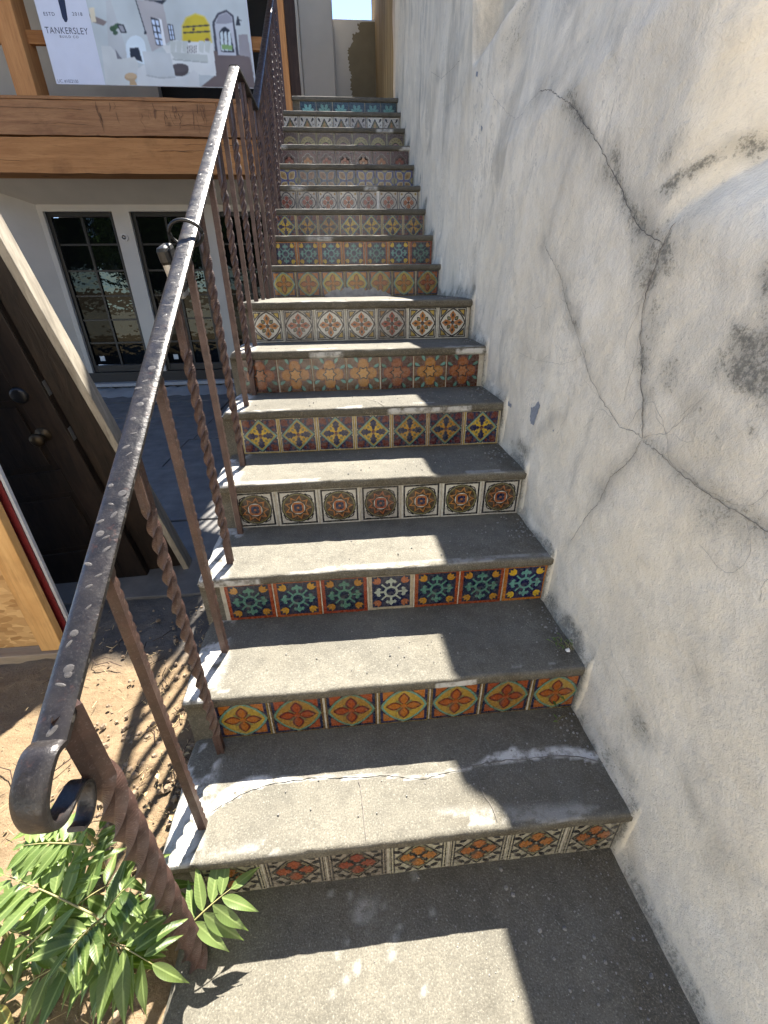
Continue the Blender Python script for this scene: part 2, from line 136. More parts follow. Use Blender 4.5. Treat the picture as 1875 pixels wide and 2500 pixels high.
# ------------------------------------------------------------------ materials
class NT:
    def __init__(s, name):
        s.m = bpy.data.materials.new(name); s.m.use_nodes = True; s.t = s.m.node_tree
        s.b = s.t.nodes['Principled BSDF']; s.co = s.n('ShaderNodeTexCoord').outputs['Object']
    def n(s, ty, **k):
        n = s.t.nodes.new(ty)
        for a, b in k.items(): setattr(n, a, b)
        return n
    def l(s, a, b): s.t.links.new(a, b)
    def setv(s, sock, v):
        if hasattr(v, 'is_linked'): s.l(v, sock)
        elif isinstance(v, (tuple, list)) and len(v) == 3 and sock.type == 'RGBA': sock.default_value = (*v, 1)
        else: sock.default_value = v
    def mapc(s, scale, rot=(0, 0, 0), co=None):
        n = s.n('ShaderNodeMapping'); n.inputs['Scale'].default_value = scale; n.inputs['Rotation'].default_value = rot
        s.l(co or s.co, n.inputs[0]); return n.outputs[0]
    def noise(s, scale, detail=4, rough=.55, co=None, dist=0):
        n = s.n('ShaderNodeTexNoise'); n.inputs['Scale'].default_value = scale; n.inputs['Detail'].default_value = detail
        n.inputs['Roughness'].default_value = rough; n.inputs['Distortion'].default_value = dist
        s.l(co or s.co, n.inputs['Vector']); return n.outputs[0]
    def voro(s, scale, feat='F1', co=None, out=0):
        n = s.n('ShaderNodeTexVoronoi'); n.feature = feat; n.inputs['Scale'].default_value = scale
        s.l(co or s.co, n.inputs['Vector']); return n.outputs[out]
    def wave(s, scale, dist, dscale=1, co=None, axis='X'):
        n = s.n('ShaderNodeTexWave'); n.bands_direction = axis; n.inputs['Scale'].default_value = scale; n.inputs['Distortion'].default_value = dist
        n.inputs['Detail'].default_value = 3; n.inputs['Detail Scale'].default_value = dscale
        s.l(co or s.co, n.inputs[0]); return n.outputs[1]
    def rng(s, v, a, b, c=0., d=1.):
        n = s.n('ShaderNodeMapRange'); s.l(v, n.inputs[0])
        for i, q in enumerate((a, b, c, d)): n.inputs[i+1].default_value = q
        return n.outputs[0]
    def mix(s, f, a, b, bt='MIX'):
        n = s.n('ShaderNodeMix', data_type='RGBA', blend_type=bt); n.clamp_factor = True
        s.setv(n.inputs[0], f); s.setv(n.inputs[6], a); s.setv(n.inputs[7], b); return n.outputs[2]
    def math(s, op, a, b=0.):
        n = s.n('ShaderNodeMath', operation=op); s.setv(n.inputs[0], a); s.setv(n.inputs[1], b); return n.outputs[0]
    def attr(s, name, out='Fac', ty='GEOMETRY'):
        n = s.n('ShaderNodeAttribute'); n.attribute_name = name; n.attribute_type = ty; return n.outputs[out]
    def rand(s): return s.n('ShaderNodeObjectInfo').outputs['Random']
    def bump(s, hgt, strength=.5, dist=.01, prev=None):
        n = s.n('ShaderNodeBump'); n.inputs['Strength'].default_value = strength; n.inputs['Distance'].default_value = dist
        s.l(hgt, n.inputs['Height'])
        if prev is not None: s.l(prev, n.inputs['Normal'])
        return n.outputs[0]
    def done(s, col, rough=.8, bump=None, metal=0., spec=None):
        s.setv(s.b.inputs['Base Color'], col); s.setv(s.b.inputs['Roughness'], rough); s.setv(s.b.inputs['Metallic'], metal)
        if spec is not None: s.setv(s.b.inputs['Specular IOR Level'], spec)
        if bump is not None: s.l(bump, s.b.inputs['Normal'])
        return s.m
def plain(name, c, rough=.7, var=.12, scale=20, bscale=None, bs=.2, metal=0., spec=None):
    t = NT(name); n = t.noise(scale, 5, .6)
    col = t.mix(t.rng(n, .3, .7), tuple(q*(1-var) for q in c), tuple(min(1, q*(1+var)) for q in c))
    return t.done(col, rough, t.bump(t.noise(bscale or scale*4, 4), bs, .004), metal, spec)

def concrete(name, lo, hi):
    t = NT(name)
    c = t.mix(t.rng(t.noise(3.4, 5, .72), .34, .62), lo, hi)
    c = t.mix(t.rng(t.rand(), 0, 1, 0, .32), c, tuple(q*.6 for q in lo))
    grain = t.noise(230, 2, .75)
    c = t.mix(t.rng(grain, .5, .7, 0, .5), c, tuple(q*.42 for q in lo))
    c = t.mix(t.rng(grain, .42, .28, 0, .45), c, (.36, .34, .29))
    mid = t.noise(24, 4, .7); st = t.attr('stain')
    c = t.mix(t.rng(mid, .5, .7, 0, .35), c, tuple(q*.6 for q in lo))
    sn = t.math('MULTIPLY', st, t.rng(mid, .26, .6, .25, 1))
    c = t.mix(t.math('MULTIPLY', sn, .88), c, (.06, .05, .034))
    c = t.mix(t.math('MULTIPLY', st, t.rng(grain, .5, .36, 0, .45)), c, (.22, .19, .13))
    pl = t.math('MULTIPLY', t.attr('pale'), t.rng(mid, .34, .56)); c = t.mix(pl, c, (.46, .45, .42))
    b = t.bump(mid, .4, .006); b = t.bump(grain, .6, .0028, b)
    return t.done(c, .9, b, 0, .2)
M_CON = concrete('concrete', (.1, .0935, .077), (.154, .142, .114))
M_LIP = M_CON
M_GROUT = plain('mortar', (.34, .31, .25), .9, .25, 40, 160, .5)

def m_tile(nm='glazed_tile', dust=0.):
    t = NT(nm); c = t.attr('Col', 'Color'); r = t.rand()
    hs = t.n('ShaderNodeHueSaturation'); t.l(c, hs.inputs['Color']); t.l(t.rng(r, 0, 1, .478, .522), hs.inputs['Hue'])
    t.l(t.rng(r, 0, 1, .4, .78), hs.inputs['Value']); hs.inputs['Saturation'].default_value = 1.06
    c = t.mix(t.rng(t.noise(34, 5, .7), .5, .75, 0, .5), hs.outputs[0], (.10, .08, .055))
    c = t.mix(t.rng(t.noise(120, 4, .6), .62, .75, 0, .45), c, (.3, .27, .22))
    c = t.mix(t.rng(t.noise(9, 3, .6), .4, .75, dust, .06+dust*1.6), c, (.2, .18, .145))
    g = t.rng(t.noise(55, 4), .3, .7, .14, .4)
    return t.done(c, g, t.bump(t.noise(70, 3), .18, .002), 0, .5)
M_TILE = m_tile(); M_TILED = m_tile('dusty_glazed_tile', .1)

def m_wall():
    t = NT('cream_stucco'); st = t.attr('stain'); sk = t.attr('streak'); bd = t.attr('band')
    n1 = t.noise(2.3, 5, .72); sm = t.noise(1, 5, .75, t.mapc((8, 5.5, 2.4), (.35, 0, 0)), .6); sp = t.noise(110, 4, .8)
    c = t.mix(t.rng(n1, .34, .66), (.76, .67, .51), (.88, .795, .635))
    c = t.mix(t.math('MULTIPLY', sk, t.rng(sm, .45, .66, 0, .5)), c, (.52, .47, .385))
    c = t.mix(t.rng(sm, .32, .44, .3, 0), c, (.8, .72, .6))
    rdg = t.math('ABSOLUTE', t.math('SUBTRACT', sm, .5)); c = t.mix(t.math('MULTIPLY', t.rng(rdg, 0, .012, .75, 0), t.math('MULTIPLY', sk, t.rng(n1, .45, .6))), c, (.36, .32, .27))
    c = t.mix(t.rng(t.noise(19, 5, .75), .5, .7, 0, .3), c, (.5, .455, .385))
    c = t.mix(t.math('MULTIPLY', bd, t.rng(sm, .38, .62, .1, .8)), c, (.43, .385, .305))
    spk = t.math('ADD', t.math('MULTIPLY', sp, .62), t.math('MULTIPLY', t.noise(26, 4, .75), .38))
    thr = t.math('SUBTRACT', spk, t.rng(st, 0, 1, .63, .42))
    c = t.mix(t.math('MULTIPLY', t.rng(thr, 0, .12), t.rng(st, 0, 1, .6, .93)), c, (.1, .096, .075))
    c = t.mix(t.math('MULTIPLY', st, t.rng(n1, .3, .7, .4, .8)), c, (.24, .225, .185))
    b = t.bump(t.noise(16, 5, .75), .6, .012); b = t.bump(sp, .8, .0035, b)
    return t.done(c, .92, b, 0, .15)
M_WALL = m_wall()
M_CRACK = plain('crack_dark', (.13, .115, .1), .95, .3, 60)
M_CRACKP = plain('crack_soft', (.3, .27, .23), .95, .3, 60)
M_CHIP = plain('bare_render', (.23, .24, .26), .9, .2, 80)

def m_ochre():
    t = NT('ochre_plaster'); n = t.noise(1, 6, .7, t.mapc((9, 9, .8)))
    c = t.mix(t.rng(n, .3, .7), (.16, .105, .045), (.46, .32, .15))
    return t.done(c, .9, t.bump(t.noise(20, 5), .4, .01), 0, .2)
def m_iron(name, a, b, wear, metal, rough):
    t = NT(name)
    c = t.mix(t.rng(t.noise(14, 6, .65), .35, .65), a, b)
    c = t.mix(t.rng(t.noise(210, 3, .75), .56, .7, 0, wear), c, (.42, .38, .36))
    c = t.mix(t.rng(t.noise(33, 4, .7), .6, .72, 0, .4), c, (.1, .042, .03))
    bb = t.bump(t.noise(26, 4, .6), .5, .004); bb = t.bump(t.noise(160, 2, .7), .4, .0012, bb)
    return t.done(c, t.rng(t.noise(40, 4), .3, .7, rough-.1, rough+.14), bb, metal, .5)
M_RAIL = m_iron('rail_black_paint', (.012, .011, .0112), (.028, .0235, .0225), .07, .35, .37)
M_BAL = m_iron('rusty_iron_brown', (.04, .0215, .017), (.078, .042, .033), .16, .15, .5)
M_MARK = plain('worn_mark', (.075, .068, .062), .36, .3, 60, None, .2, .2)

def m_wood(name, lo, hi, scale=1., axis='X', rough=.75, knots=True):
    t = NT(name); sc = {'X': (1.2, 16, 16), 'Y': (16, 1.2, 16), 'Z': (16, 16, 1.2)}[axis]
    co = t.mapc(tuple(q*scale for q in sc)); n = t.noise(1, 6, .6, co, .6)
    c = t.mix(t.rng(n, .3, .7), lo, hi)
    c = t.mix(t.rng(t.noise(1, 4, .7, t.mapc(tuple(q*scale*5 for q in sc))), .5, .72, 0, .45), c, tuple(q*.55 for q in lo))
    if knots: c = t.mix(t.rng(t.voro(2.1*scale), .03, .12, .75, 0), c, tuple(q*.35 for q in lo))
    c = t.mix(t.rng(t.noise(2.2*scale, 5, .65), .55, .78, 0, .55), c, tuple(q*.42 for q in lo))
    return t.done(c, rough, t.bump(n, .4, .006), 0, .3)
M_FIR = m_wood('fir_beam', (.34, .145, .047), (.49, .235, .082))
M_FIRZ = m_wood('fir_post', (.38, .165, .055), (.54, .26, .095), 1, 'Z')
M_FIRD = m_wood('weathered_beam', (.25, .115, .05), (.41, .21, .09), 1.6)
M_CHAR = m_wood('charred_wood', (.02, .012, .009), (.06, .035, .025), 1.5, 'Z')
M_DOOR = m_wood('dark_door_paint', (.007, .005, .004), (.026, .0165, .0115), 2.2, 'Z', .5, False)
M_GREYW = m_wood('weathered_grey_wood', (.2, .17, .13), (.37, .33, .26), 1.6, 'Z')
M_PINE = m_wood('pine_stud', (.5, .27, .09), (.68, .42, .17), 1.3, 'Z')
M_PINEX = m_wood('grey_plate', (.2, .15, .1), (.34, .27, .19), 1.3, 'X')
def m_osb():
    t = NT('strand_board'); v = t.n('ShaderNodeTexVoronoi'); v.inputs['Scale'].default_value = 26; t.l(t.mapc((1, 1, 2.2), (0, .5, 0)), v.inputs[0])
    c = t.mix(t.rng(v.outputs[1], .2, .8), (.36, .19, .06), (.6, .37, .15)); return t.done(c, .7, t.bump(v.outputs[0], .4, .004))
M_OSB = m_osb()
M_PLASTER = plain('cream_plaster', (.46, .425, .365), .9, .05, 3, 40, .2)
M_PLASTERD = plain('beige_plaster', (.52, .475, .4), .9, .06, 3, 40, .2)
M_PATCH = plain('raw_olive_plaster', (.17, .138, .082), .95, .12, 5, 60, .25)
M_BLACK = plain('black_metal', (.004, .004, .005), .4, .1, 20, None, .05)
M_DARKROOM = plain('dark_interior', (.02, .019, .018), .9, .2, 3)
def m_glass(nm='window_glass', k0=.008):
    t = NT(nm); g = t.n('ShaderNodeBsdfGlossy'); g.inputs['Roughness'].default_value = .015; g.inputs[0].default_value = (.85, .95, .9, 1)
    wob = t.bump(t.noise(3.5, 3), .05, .1); t.l(wob, g.inputs['Normal'])
    mx = t.n('ShaderNodeMixShader'); fr = t.n('ShaderNodeFresnel'); fr.inputs[0].default_value = 1.6
    t.l(t.math('ADD', t.math('MULTIPLY', fr.outputs[0], .42 if k0 else .2), k0), mx.inputs[0])
    t.done((.003, .0035, .004), .1, None, 0, 0.); t.l(t.b.outputs[0], mx.inputs[1]); t.l(g.outputs[0], mx.inputs[2])
    t.l(mx.outputs[0], t.t.nodes['Material Output'].inputs[0]); return t.m
M_GLASS = m_glass()
M_GLASSD = m_glass('dark_glass', .0)
def m_soil():
    t = NT('dry_soil'); c = t.mix(t.rng(t.noise(4, 6, .65), .3, .7), (.14, .098, .058), (.205, .15, .092))
    c = t.mix(t.rng(t.noise(60, 5, .7), .5, .72, 0, .6), c, (.11, .07, .04)); c = t.mix(t.rng(t.noise(180, 3, .6), .6, .75, 0, .5), c, (.38, .29, .19))
    c = t.mix(t.attr('dust'), c, t.mix(t.rng(t.noise(7, 6, .7), .3, .7), (.07, .065, .06), (.14, .125, .11)))
    b = t.bump(t.noise(24, 6, .7), .7, .02); b = t.bump(t.noise(160, 4, .7), .6, .004, b); return t.done(c, .95, b, 0, .1)
M_SOIL = m_soil()
M_PATIO = plain('patio_board', (.11, .105, .1), .9, .3, 6, 60, .4)
M_SHEET = plain('plastic_sheet', (.25, .25, .25), .35, .2, 5)
def m_leaf(name, lo, hi, tr=.35):
    t = NT(name); r = t.rand(); c = t.mix(r, lo, hi)
    sx = t.n('ShaderNodeSeparateXYZ'); t.l(t.co, sx.inputs[0])
    ax = t.math('ABSOLUTE', sx.outputs[0]); mid = t.rng(ax, .008, .022, .6, 0); c = t.mix(mid, c, (.3, .38, .13))
    vein = t.math('SINE', t.math('MULTIPLY', t.math('SUBTRACT', sx.outputs[1], t.math('MULTIPLY', ax, .9)), 85.))
    c = t.mix(t.rng(vein, .8, 1, 0, .12), c, (.22, .32, .1))
    c = t.mix(t.rng(t.noise(5, 4), .5, .8, 0, .35), c, tuple(q*.6 for q in lo))
    t.done(c, .42, t.bump(vein, .07, .01), 0, .4)
    ts = t.n('ShaderNodeBsdfTranslucent'); t.l(t.mix(.5, c, (.25, .5, .03)), ts.inputs[0]); mx = t.n('ShaderNodeMixShader'); mx.inputs[0].default_value = tr
    t.l(t.b.outputs[0], mx.inputs[1]); t.l(ts.outputs[0], mx.inputs[2]); t.l(mx.outputs[0], t.t.nodes['Material Output'].inputs[0]); return t.m
M_LEAF = m_leaf('leaf_green', (.04, .07, .016), (.1, .135, .037))
M_LEAFB = m_leaf('leaf_bright', (.105, .155, .04), (.15, .205, .064), .36)
M_LEAFY = m_leaf('leaf_yellowing', (.2, .19, .04), (.26, .2, .06))
M_LEAFR = m_leaf('leaf_young_red', (.13, .07, .03), (.2, .13, .05))
M_STEM = plain('green_stem', (.22, .2, .08), .6, .25, 30)
M_STRAW = plain('straw', (.42, .31, .16), .8, .35, 9)
M_STONE = plain('grit_stone', (.19, .18, .165), .9, .35, 60)
M_STEEL = plain('grey_metal', (.35, .36, .37), .35, .1, 20, None, .1, .8)

# ------------------------------------------------------------------ ground
def axis(parts):
    out = []
    for a, b, s in parts: out += list(np.arange(a, b-1e-9, s))
    return np.array(out+[parts[-1][1]])
gx = axis([(-400, -40, 60), (-40, -6, 4), (-6, -2.6, .2), (-2.6, -1.1, .014), (-1.1, 3, .5), (3, 40, 6), (40, 400, 60)])
gy = axis([(-400, -40, 60), (-40, -2, 4), (-2, -.5, .1), (-.5, 1.3, .014), (1.3, 7, .15), (7, 40, 4), (40, 400, 60)])
GX, GY = np.meshgrid(gx, gy, indexing='ij')
near = ss((GX+2.7)/.3)*ss((-1.14-GX)/.08)*ss((GY+.6)/.2)*ss((1.5-GY)/.3)
GZ = -.035+near*(.03*fbm(GX*3, GY*3, 3)+.024*fbm(GX*13, GY*13, 5)**1.5+.010*fbm(GX*34, GY*34, 6, 2))
GZ += near*.03*np.exp(-((GX+1.5)**2+(GY-.42)**2)/.012)
dust = np.maximum(ss((GY-.75+.3*fbm(GX*2.5, GY*2.5, 9)-.15)/.25), ss((GX-2)/1))
mk('ground', np.stack([GX, GY, GZ], -1).reshape(-1, 3), gridf(len(gx), len(gy)), M_SOIL, None, True, {'dust': dust.ravel()})['kind'] = 'structure'

# concrete pad at the foot of the stairs
px = np.linspace(-1.175, .04, 150); py = np.concatenate([np.arange(-3.0, -.55, .07), np.arange(-.55, .03, .008)])
PX, PY = np.meshgrid(px, py, indexing='ij')
edge = ss((PX+1.175-.012*fbm(PY*9, PX*0, 4))/.02)
PZ = .0018*fbm(PX*22, PY*22, 8)-.03*(1-edge)
pst = .55*ss((PX+.14+.08*fbm(PY*9, PX*3, 2))/.13)+.28*fbm(PX*4, PY*4, 21)+.3*ss((PY+.05)/.05)
ppal = np.zeros_like(PX)
for q, (a, b) in enumerate(SPLATS):
    r = [.034, .014, .011, .012, .009, .012, .012, .012, .009, .01, .011, .008, .008, .009, .008, .009, .008][q]
    ppal = np.maximum(ppal, np.clip(1.25-np.hypot(PX-a, (PY-b)*1.1)/r*(.35+1.3*fbm(PX*70, PY*70, q)), 0, 1))
path = mk('path', np.stack([PX, PY, PZ], -1).reshape(-1, 3), gridf(len(px), len(py)), M_CON, None, True, {'stain': pst.ravel(), 'pale': ppal.ravel()*.4})
path['kind'] = 'structure'
m = MB(); m.box(-1.165, .05, -3, .04, -.3, -.035); m.build('slab_edge', M_CON, path)

# patio beyond the bare soil
patio = thing('patio', None, None, (-3, 3.5, 0)); patio['kind'] = 'structure'
rp = random.Random(4); ycur = 1.32
while ycur < 6.4:
    hgt = rp.uniform(.75, 1.15); xc = -1.24
    while xc > -5.6:
        w = rp.uniform(.8, 1.5); m = MB()
        m.box(xc-w+.012, xc-.004, ycur+.008, min(ycur+hgt, 6.5)-.004, -.08, -.004+rp.uniform(-.008, .008), 0, Matrix.Rotation(rp.uniform(-.004, .004), 4, 'Z'))
        m.build('paving_board', M_PATIO, patio, False, .005); xc -= w
    ycur += hgt

# ------------------------------------------------------------------ staircase
stair = thing('staircase', 'weathered concrete staircase with patterned tile risers climbing beside the cracked cream wall', 'staircase', (-.6, 0, 0))
def make_step(i):
    z1, z0, y0 = zt(i), zt(i-1), yr(i); yb = yr(i+1)+.03 if i < 16 else 7.62
    nx = 150 if i <= 4 else (90 if i <= 8 else 50)
    xs = np.linspace(XL if i < 16 else -1.04, XR, nx)
    lip = -.014; th = .037
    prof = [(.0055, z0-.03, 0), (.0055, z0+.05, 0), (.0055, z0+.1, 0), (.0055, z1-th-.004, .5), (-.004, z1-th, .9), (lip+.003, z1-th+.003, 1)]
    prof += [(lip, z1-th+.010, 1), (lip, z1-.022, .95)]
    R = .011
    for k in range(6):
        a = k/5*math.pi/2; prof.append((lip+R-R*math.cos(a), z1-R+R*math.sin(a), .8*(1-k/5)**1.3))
    nt = 40 if i <= 4 else (22 if i != 7 and i != 16 else 40)
    ys = np.linspace(lip+R, yb-y0, nt)[1:]
    prof += [(a, z1+.004*min(1, a/.25), 0) for a in ys]
    pr = np.array(prof); X, J = np.meshgrid(xs, np.arange(len(pr)), indexing='ij')
    Y = pr[J, 0]+y0; Z = pr[J, 1].copy(); S = pr[J, 2].copy()
    lipm = ((J >= 4) & (J <= 13)).astype(float)
    wob = (fbm(X*7, J*.05+i*3.7, i, 3)-.5); chip = np.maximum(0, fbm(X*26, J*.12+i, 40+i, 3)-.6)
    Y += lipm*(wob*.006+chip*.012*(J >= 6)); Z += ((J >= 8))*(wob*.003+(fbm(X*30, Y*30, i+70, 3)-.5)*.002)-lipm*(J >= 8)*chip*.012
    le = np.clip((XL+.03-X)/.03, 0, 1) if i < 16 else np.zeros_like(X)
    Z -= (J >= 8)*.03*(1-np.sqrt(np.clip(1-le**2, 0, 1)))*.7; Y += (J >= 4)*(J <= 13)*.012*le**2
    X = X+(J >= 1)*(X < XL+.05)*(fbm(Y*9, Z*9, i+9, 3)-.5)*.02
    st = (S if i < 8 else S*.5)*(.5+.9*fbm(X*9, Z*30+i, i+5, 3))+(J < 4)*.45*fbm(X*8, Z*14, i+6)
    tr = (J > 13)
    st += tr*(.55*ss((X+.10+.06*fbm(Y*10, X*4, i))/.1)+.35*ss((Y-(yb-.03)+.05)/.05)*fbm(X*9, Y*9, i+3)+.5*np.maximum(0, fbm(X*3.2, Y*3.2, i+11)-.48)*2)
    pale = np.zeros_like(X)
    pale += .9*ss((-1.10-X+.03*fbm(Y*12, X*12, i+1))/.05)*(fbm(Y*7, X*9, i+2) > .42)*(J > 8)*(i <= 6)
    pale += (lipm*(J < 9)*(fbm(X*2.6, J*.01, i+30, 2) > .74)*.9+(J >= 11)*(J <= 15)*.35*(fbm(X*6, Y*20, i+31) > .6))
    if i == 1:
        d = dpoly(X, Y, TCRACK[0]); yc = np.interp(X[:, 0], [p[0] for p in TCRACK[0]], [p[1] for p in TCRACK[0]])[:, None]
        wid = .006+.035*ss((-.85-X)/.2)*ss((X+1.16)/.1)+.028*ss((X+.38)/.1)
        pale = np.maximum(pale, tr*(Y > yc-.004)*ss((wid*(.6+.9*fbm(X*25, Y*25, 77))-(Y-yc))/.012)*1.2*(X > -1.13))
        pale = np.maximum(pale, tr*.3*ss((.035-Y+y0+.05*fbm(X*6, Y*0, 3)-.02)/.03)*(fbm(X*5, Y*5, 55) > .45))
    o = mk('step', np.stack([X, Y, Z], -1).reshape(-1, 3), gridf(nx, len(pr)), M_CON, stair, True, {'stain': np.clip(st, 0, 1.2).ravel(), 'pale': np.clip(pale, 0, 1).ravel()})
    # solid end of the step on the open side, down to the ground
    e = MB(); xe = XL+.012 if i < 16 else -1.03
    e.box(xe-.003, xe+.06, y0+.008, yb-.02, -.1, z1-.03); ob = e.build('step_end', M_CON, o)
    # bed of mortar behind the tiles
    xl = -1.139 if i < 16 else -.972
    mk('grout', [(xl, y0+.0036, z0-.005), (.0, y0+.0036, z0-.005), (.0, y0+.0036, z0+.1605), (xl, y0+.0036, z0+.1605)], [(0, 1, 2, 3)], M_GROUT, o)
    return o
STEPS = [make_step(i) for i in range(1, 17)]
for q, cr in enumerate(TCRACK):
    pl = jag(cr, .012, .0022, q); v, f = ribbon(pl, .003 if q == 0 else .0018, q)
    mk('crack', [(a, b, zt(1)+.0042+.004*min(1, max(0, b)/.25)) for a, b in v], f, M_CRACK, STEPS[0])
for i, pl in ((3, [(-.36, .64), (-.355, .68), (-.37, .75)]), (5, [(-.52, 1.25), (-.54, 1.32), (-.57, 1.36), (-.6, 1.41)])):
    v, f = ribbon(jag(pl, .012, .003, i), .003, i); mk('crack', [(a, b, zt(i)+.005) for a, b in v], f, M_CRACK, STEPS[i-1])

# ------------------------------------------------------------------ tiles
def rotp(p, a): c, s = math.cos(a), math.sin(a); return [(x*c-y*s, x*s+y*c) for x, y in p]
def shp(p, dx, dy): return [(x+dx, y+dy) for x, y in p]
def circ(x, y, r, n=18, ry=None): return [(x+r*math.cos(6.2832*k/n), y+(ry or r)*math.sin(6.2832*k/n)) for k in range(n)]
def sq(r): return [(-r, -r), (r, -r), (r, r), (-r, r)]
def rect(a, b, c, d): return [(a, c), (b, c), (b, d), (a, d)]
def dia(a, b=None): b = b or a; return [(a, 0), (0, b), (-a, 0), (0, -b)]
def lens(r, k=.16, n=6):
    out = []
    for q in range(4):
        for j in range(n):
            t = j/n; x, y = r*(1-t), r*t; bb = k*r*4*t*(1-t); out += rotp([(x+bb*.707, y+bb*.707)], q*math.pi/2)
    return out
def petal(z0, z1, w, pk=.5):
    n = 5; R_ = [(w*math.sin(math.pi*(t/n)**(math.log(.5)/math.log(pk))), z0+(z1-z0)*t/n) for t in range(n+1)]
    return R_+[(-x, y) for x, y in R_[-2:0:-1]]
def leaf(z0, z1, w):   # lobed leaf
    R_ = [(.02, z0), (w*.45, z0+(z1-z0)*.15), (w*.4, z0+(z1-z0)*.3), (w, z0+(z1-z0)*.45), (w*.62, z0+(z1-z0)*.55), (w*.85, z0+(z1-z0)*.75), (.01, z1)]
    return R_+[(-x, y) for x, y in R_[::-1]]
def star(n, a, b): return [((a if k % 2 == 0 else b)*math.cos(math.pi*k/n), (a if k % 2 == 0 else b)*math.sin(math.pi*k/n)) for k in range(2*n)]
def strk(p, q, w):
    dx, dy = q[0]-p[0], q[1]-p[1]; L = math.hypot(dx, dy); nx, ny = -dy/L*w/2, dx/L*w/2
    return [(p[0]+nx, p[1]+ny), (p[0]-nx, p[1]-ny), (q[0]-nx, q[1]-ny), (q[0]+nx, q[1]+ny)]
def r4(p, o=0): return [rotp(p, o+k*math.pi/2) for k in range(4)]
NAVY = (.016, .022, .062); ORG = (.40, .125, .04); MUS = (.42, .27, .065); YEL = (.6, .35, .06); TEAL = (.13, .3, .25); WHT = (.6, .57, .5)
BLK = (.010, .010, .014); MAR = (.13, .025, .022); BRN = (.17, .075, .032); CRM = (.5, .43, .3); OLV = (.2, .18, .08); STO = (.44, .395, .3); PUR = (.12, .05, .05); TURQ = (.2, .47, .42); BLU = (.03, .06, .16)
def P1():
    L = [(STO, [sq(1)], 0), (BLK, [rect(s*x-.025, s*x+.025, -1, 1) for s in (1, -1) for x in (.96, .85)], 1), (BLK, [dia(.83, .97)], 2), ((.25, .22, .13), [dia(.74, .86)], 3)]
    L += [(BLK, [strk((-.3, -.3), (.3, .3), .09), strk((-.3, .3), (.3, -.3), .09)], 4), (BLK, r4(leaf(.06, .68, .33)), 5), (ORG, r4(leaf(.12, .64, .27)), 6), (BLK, [circ(0, 0, .12, 8)], 7), (STO, [circ(0, 0, .05, 8)], 8)]
    for sx in (1, -1):
        for sy in (1, -1): L.append((BLK, [[(sx*x, sy*y) for x, y in shp(rotp(petal(-.19, .19, .1), a), bx, by)] for a, bx, by in ((.9, .58, .7), (-.7, .34, .84), (2.0, .72, .42))], 3))
    return L
def P2():
    L = [((.2, .13, .045), [sq(1)], 0), (NAVY, [sq(.95)], 1), (ORG, r4([(.84, .84), (.84, .36), (.68, .5), (.6, .62), (.46, .7), (.34, .84)]), 2), (OLV, [lens(.96)], 3), (TEAL, [lens(.93)], 4), (MUS, [lens(.85)], 5)]
    return L+[(OLV, r4(petal(.16, .46, .08), math.pi/4), 6), (MAR, r4(petal(.04, .74, .24)), 7), (ORG, r4(petal(.1, .66, .16)), 8), (ORG, [circ(0, 0, .12, 10)], 9)]
def P3(mo=TEAL, tu=YEL, bo=ORG):
    L = [(bo, [sq(1)], 0), (NAVY, [sq(.87)], 1), (mo, r4(strk((0, .25), (0, .62), .1)), 2), (mo, r4(strk((0, .25), (0, .62), .085), math.pi/4), 3)]
    L += [(mo, r4([(0, .8), (-.1, .66), (-.2, .66), (-.26, .54), (-.17, .46), (-.12, .52), (0, .48), (.12, .52), (.17, .46), (.26, .54), (.2, .66), (.1, .66)]), 4), (mo, [circ(0, 0, .33)], 5), (NAVY, [circ(0, 0, .22)], 6)]
    return L+[(tu, r4(shp([(-.08, -.14), (.08, -.14), (.19, 0), (.17, .2), (.07, .12), (0, .24), (-.07, .12), (-.17, .2), (-.19, 0)], 0, .86), math.pi/4), 5)]
def P4():
    L = [(WHT, [sq(1)], 0), (BLK, [sq(.93)], 1), (WHT, [sq(.84)], 2), (BLK, [circ(0, 0, .83, 24)], 3), (OLV, [circ(0, 0, .78, 24)], 4), ((.07, .045, .028), [circ(0, 0, .72, 24)], 5), (BLK, [star(9, .75, .48)], 6), ((.38, .16, .06), [star(9, .7, .45)], 7), ((.09, .055, .03), [star(9, .54, .4)], 8), (BLK, [circ(0, 0, .4)], 9), (WHT, [circ(0, 0, .36)], 10)]
    L += [(ORG, [lens(.29, .5)], 11), (NAVY, [lens(.2, .5)], 12), (ORG, [circ(0, 0, .07, 8)], 13)]
    for sx in (1, -1):
        for sy in (1, -1): L.append((BLK, [[(sx*x, sy*y) for x, y in p] for p in (strk((.72, .42), (.66, .62), .06), strk((.66, .62), (.44, .72), .06), circ(.73, .4, .05, 6), circ(.42, .73, .05, 6))], 4))
    return L
def P5():
    L = [(MUS, [sq(1)], 0), (CRM, [sq(.97)], 1), (NAVY, [sq(.93)], 2), (OLV, [dia(.94)], 3), (TEAL, [dia(.92)], 4), (MUS, [dia(.84)], 5), (YEL, r4(petal(.1, .6, .16), math.pi/4), 6), (OLV, r4(petal(.3, .5, .08), math.pi/4), 7), (NAVY, r4(leaf(.12, .72, .22)), 8), (MAR, [circ(0, 0, .1, 8)], 9)]
    return L+[(MAR, r4(shp(leaf(-.24, .24, .24), 0, .98), math.pi/4), 3), (CRM, [c for a in (.62, -.62) for c in r4(circ(.93*math.sin(a), .93*math.cos(a), .045, 6), math.pi/4)], 4), (MAR, [c for a in (.36, -.36) for c in r4(rotp(petal(.72, .95, .08), a), math.pi/4)], 5)]
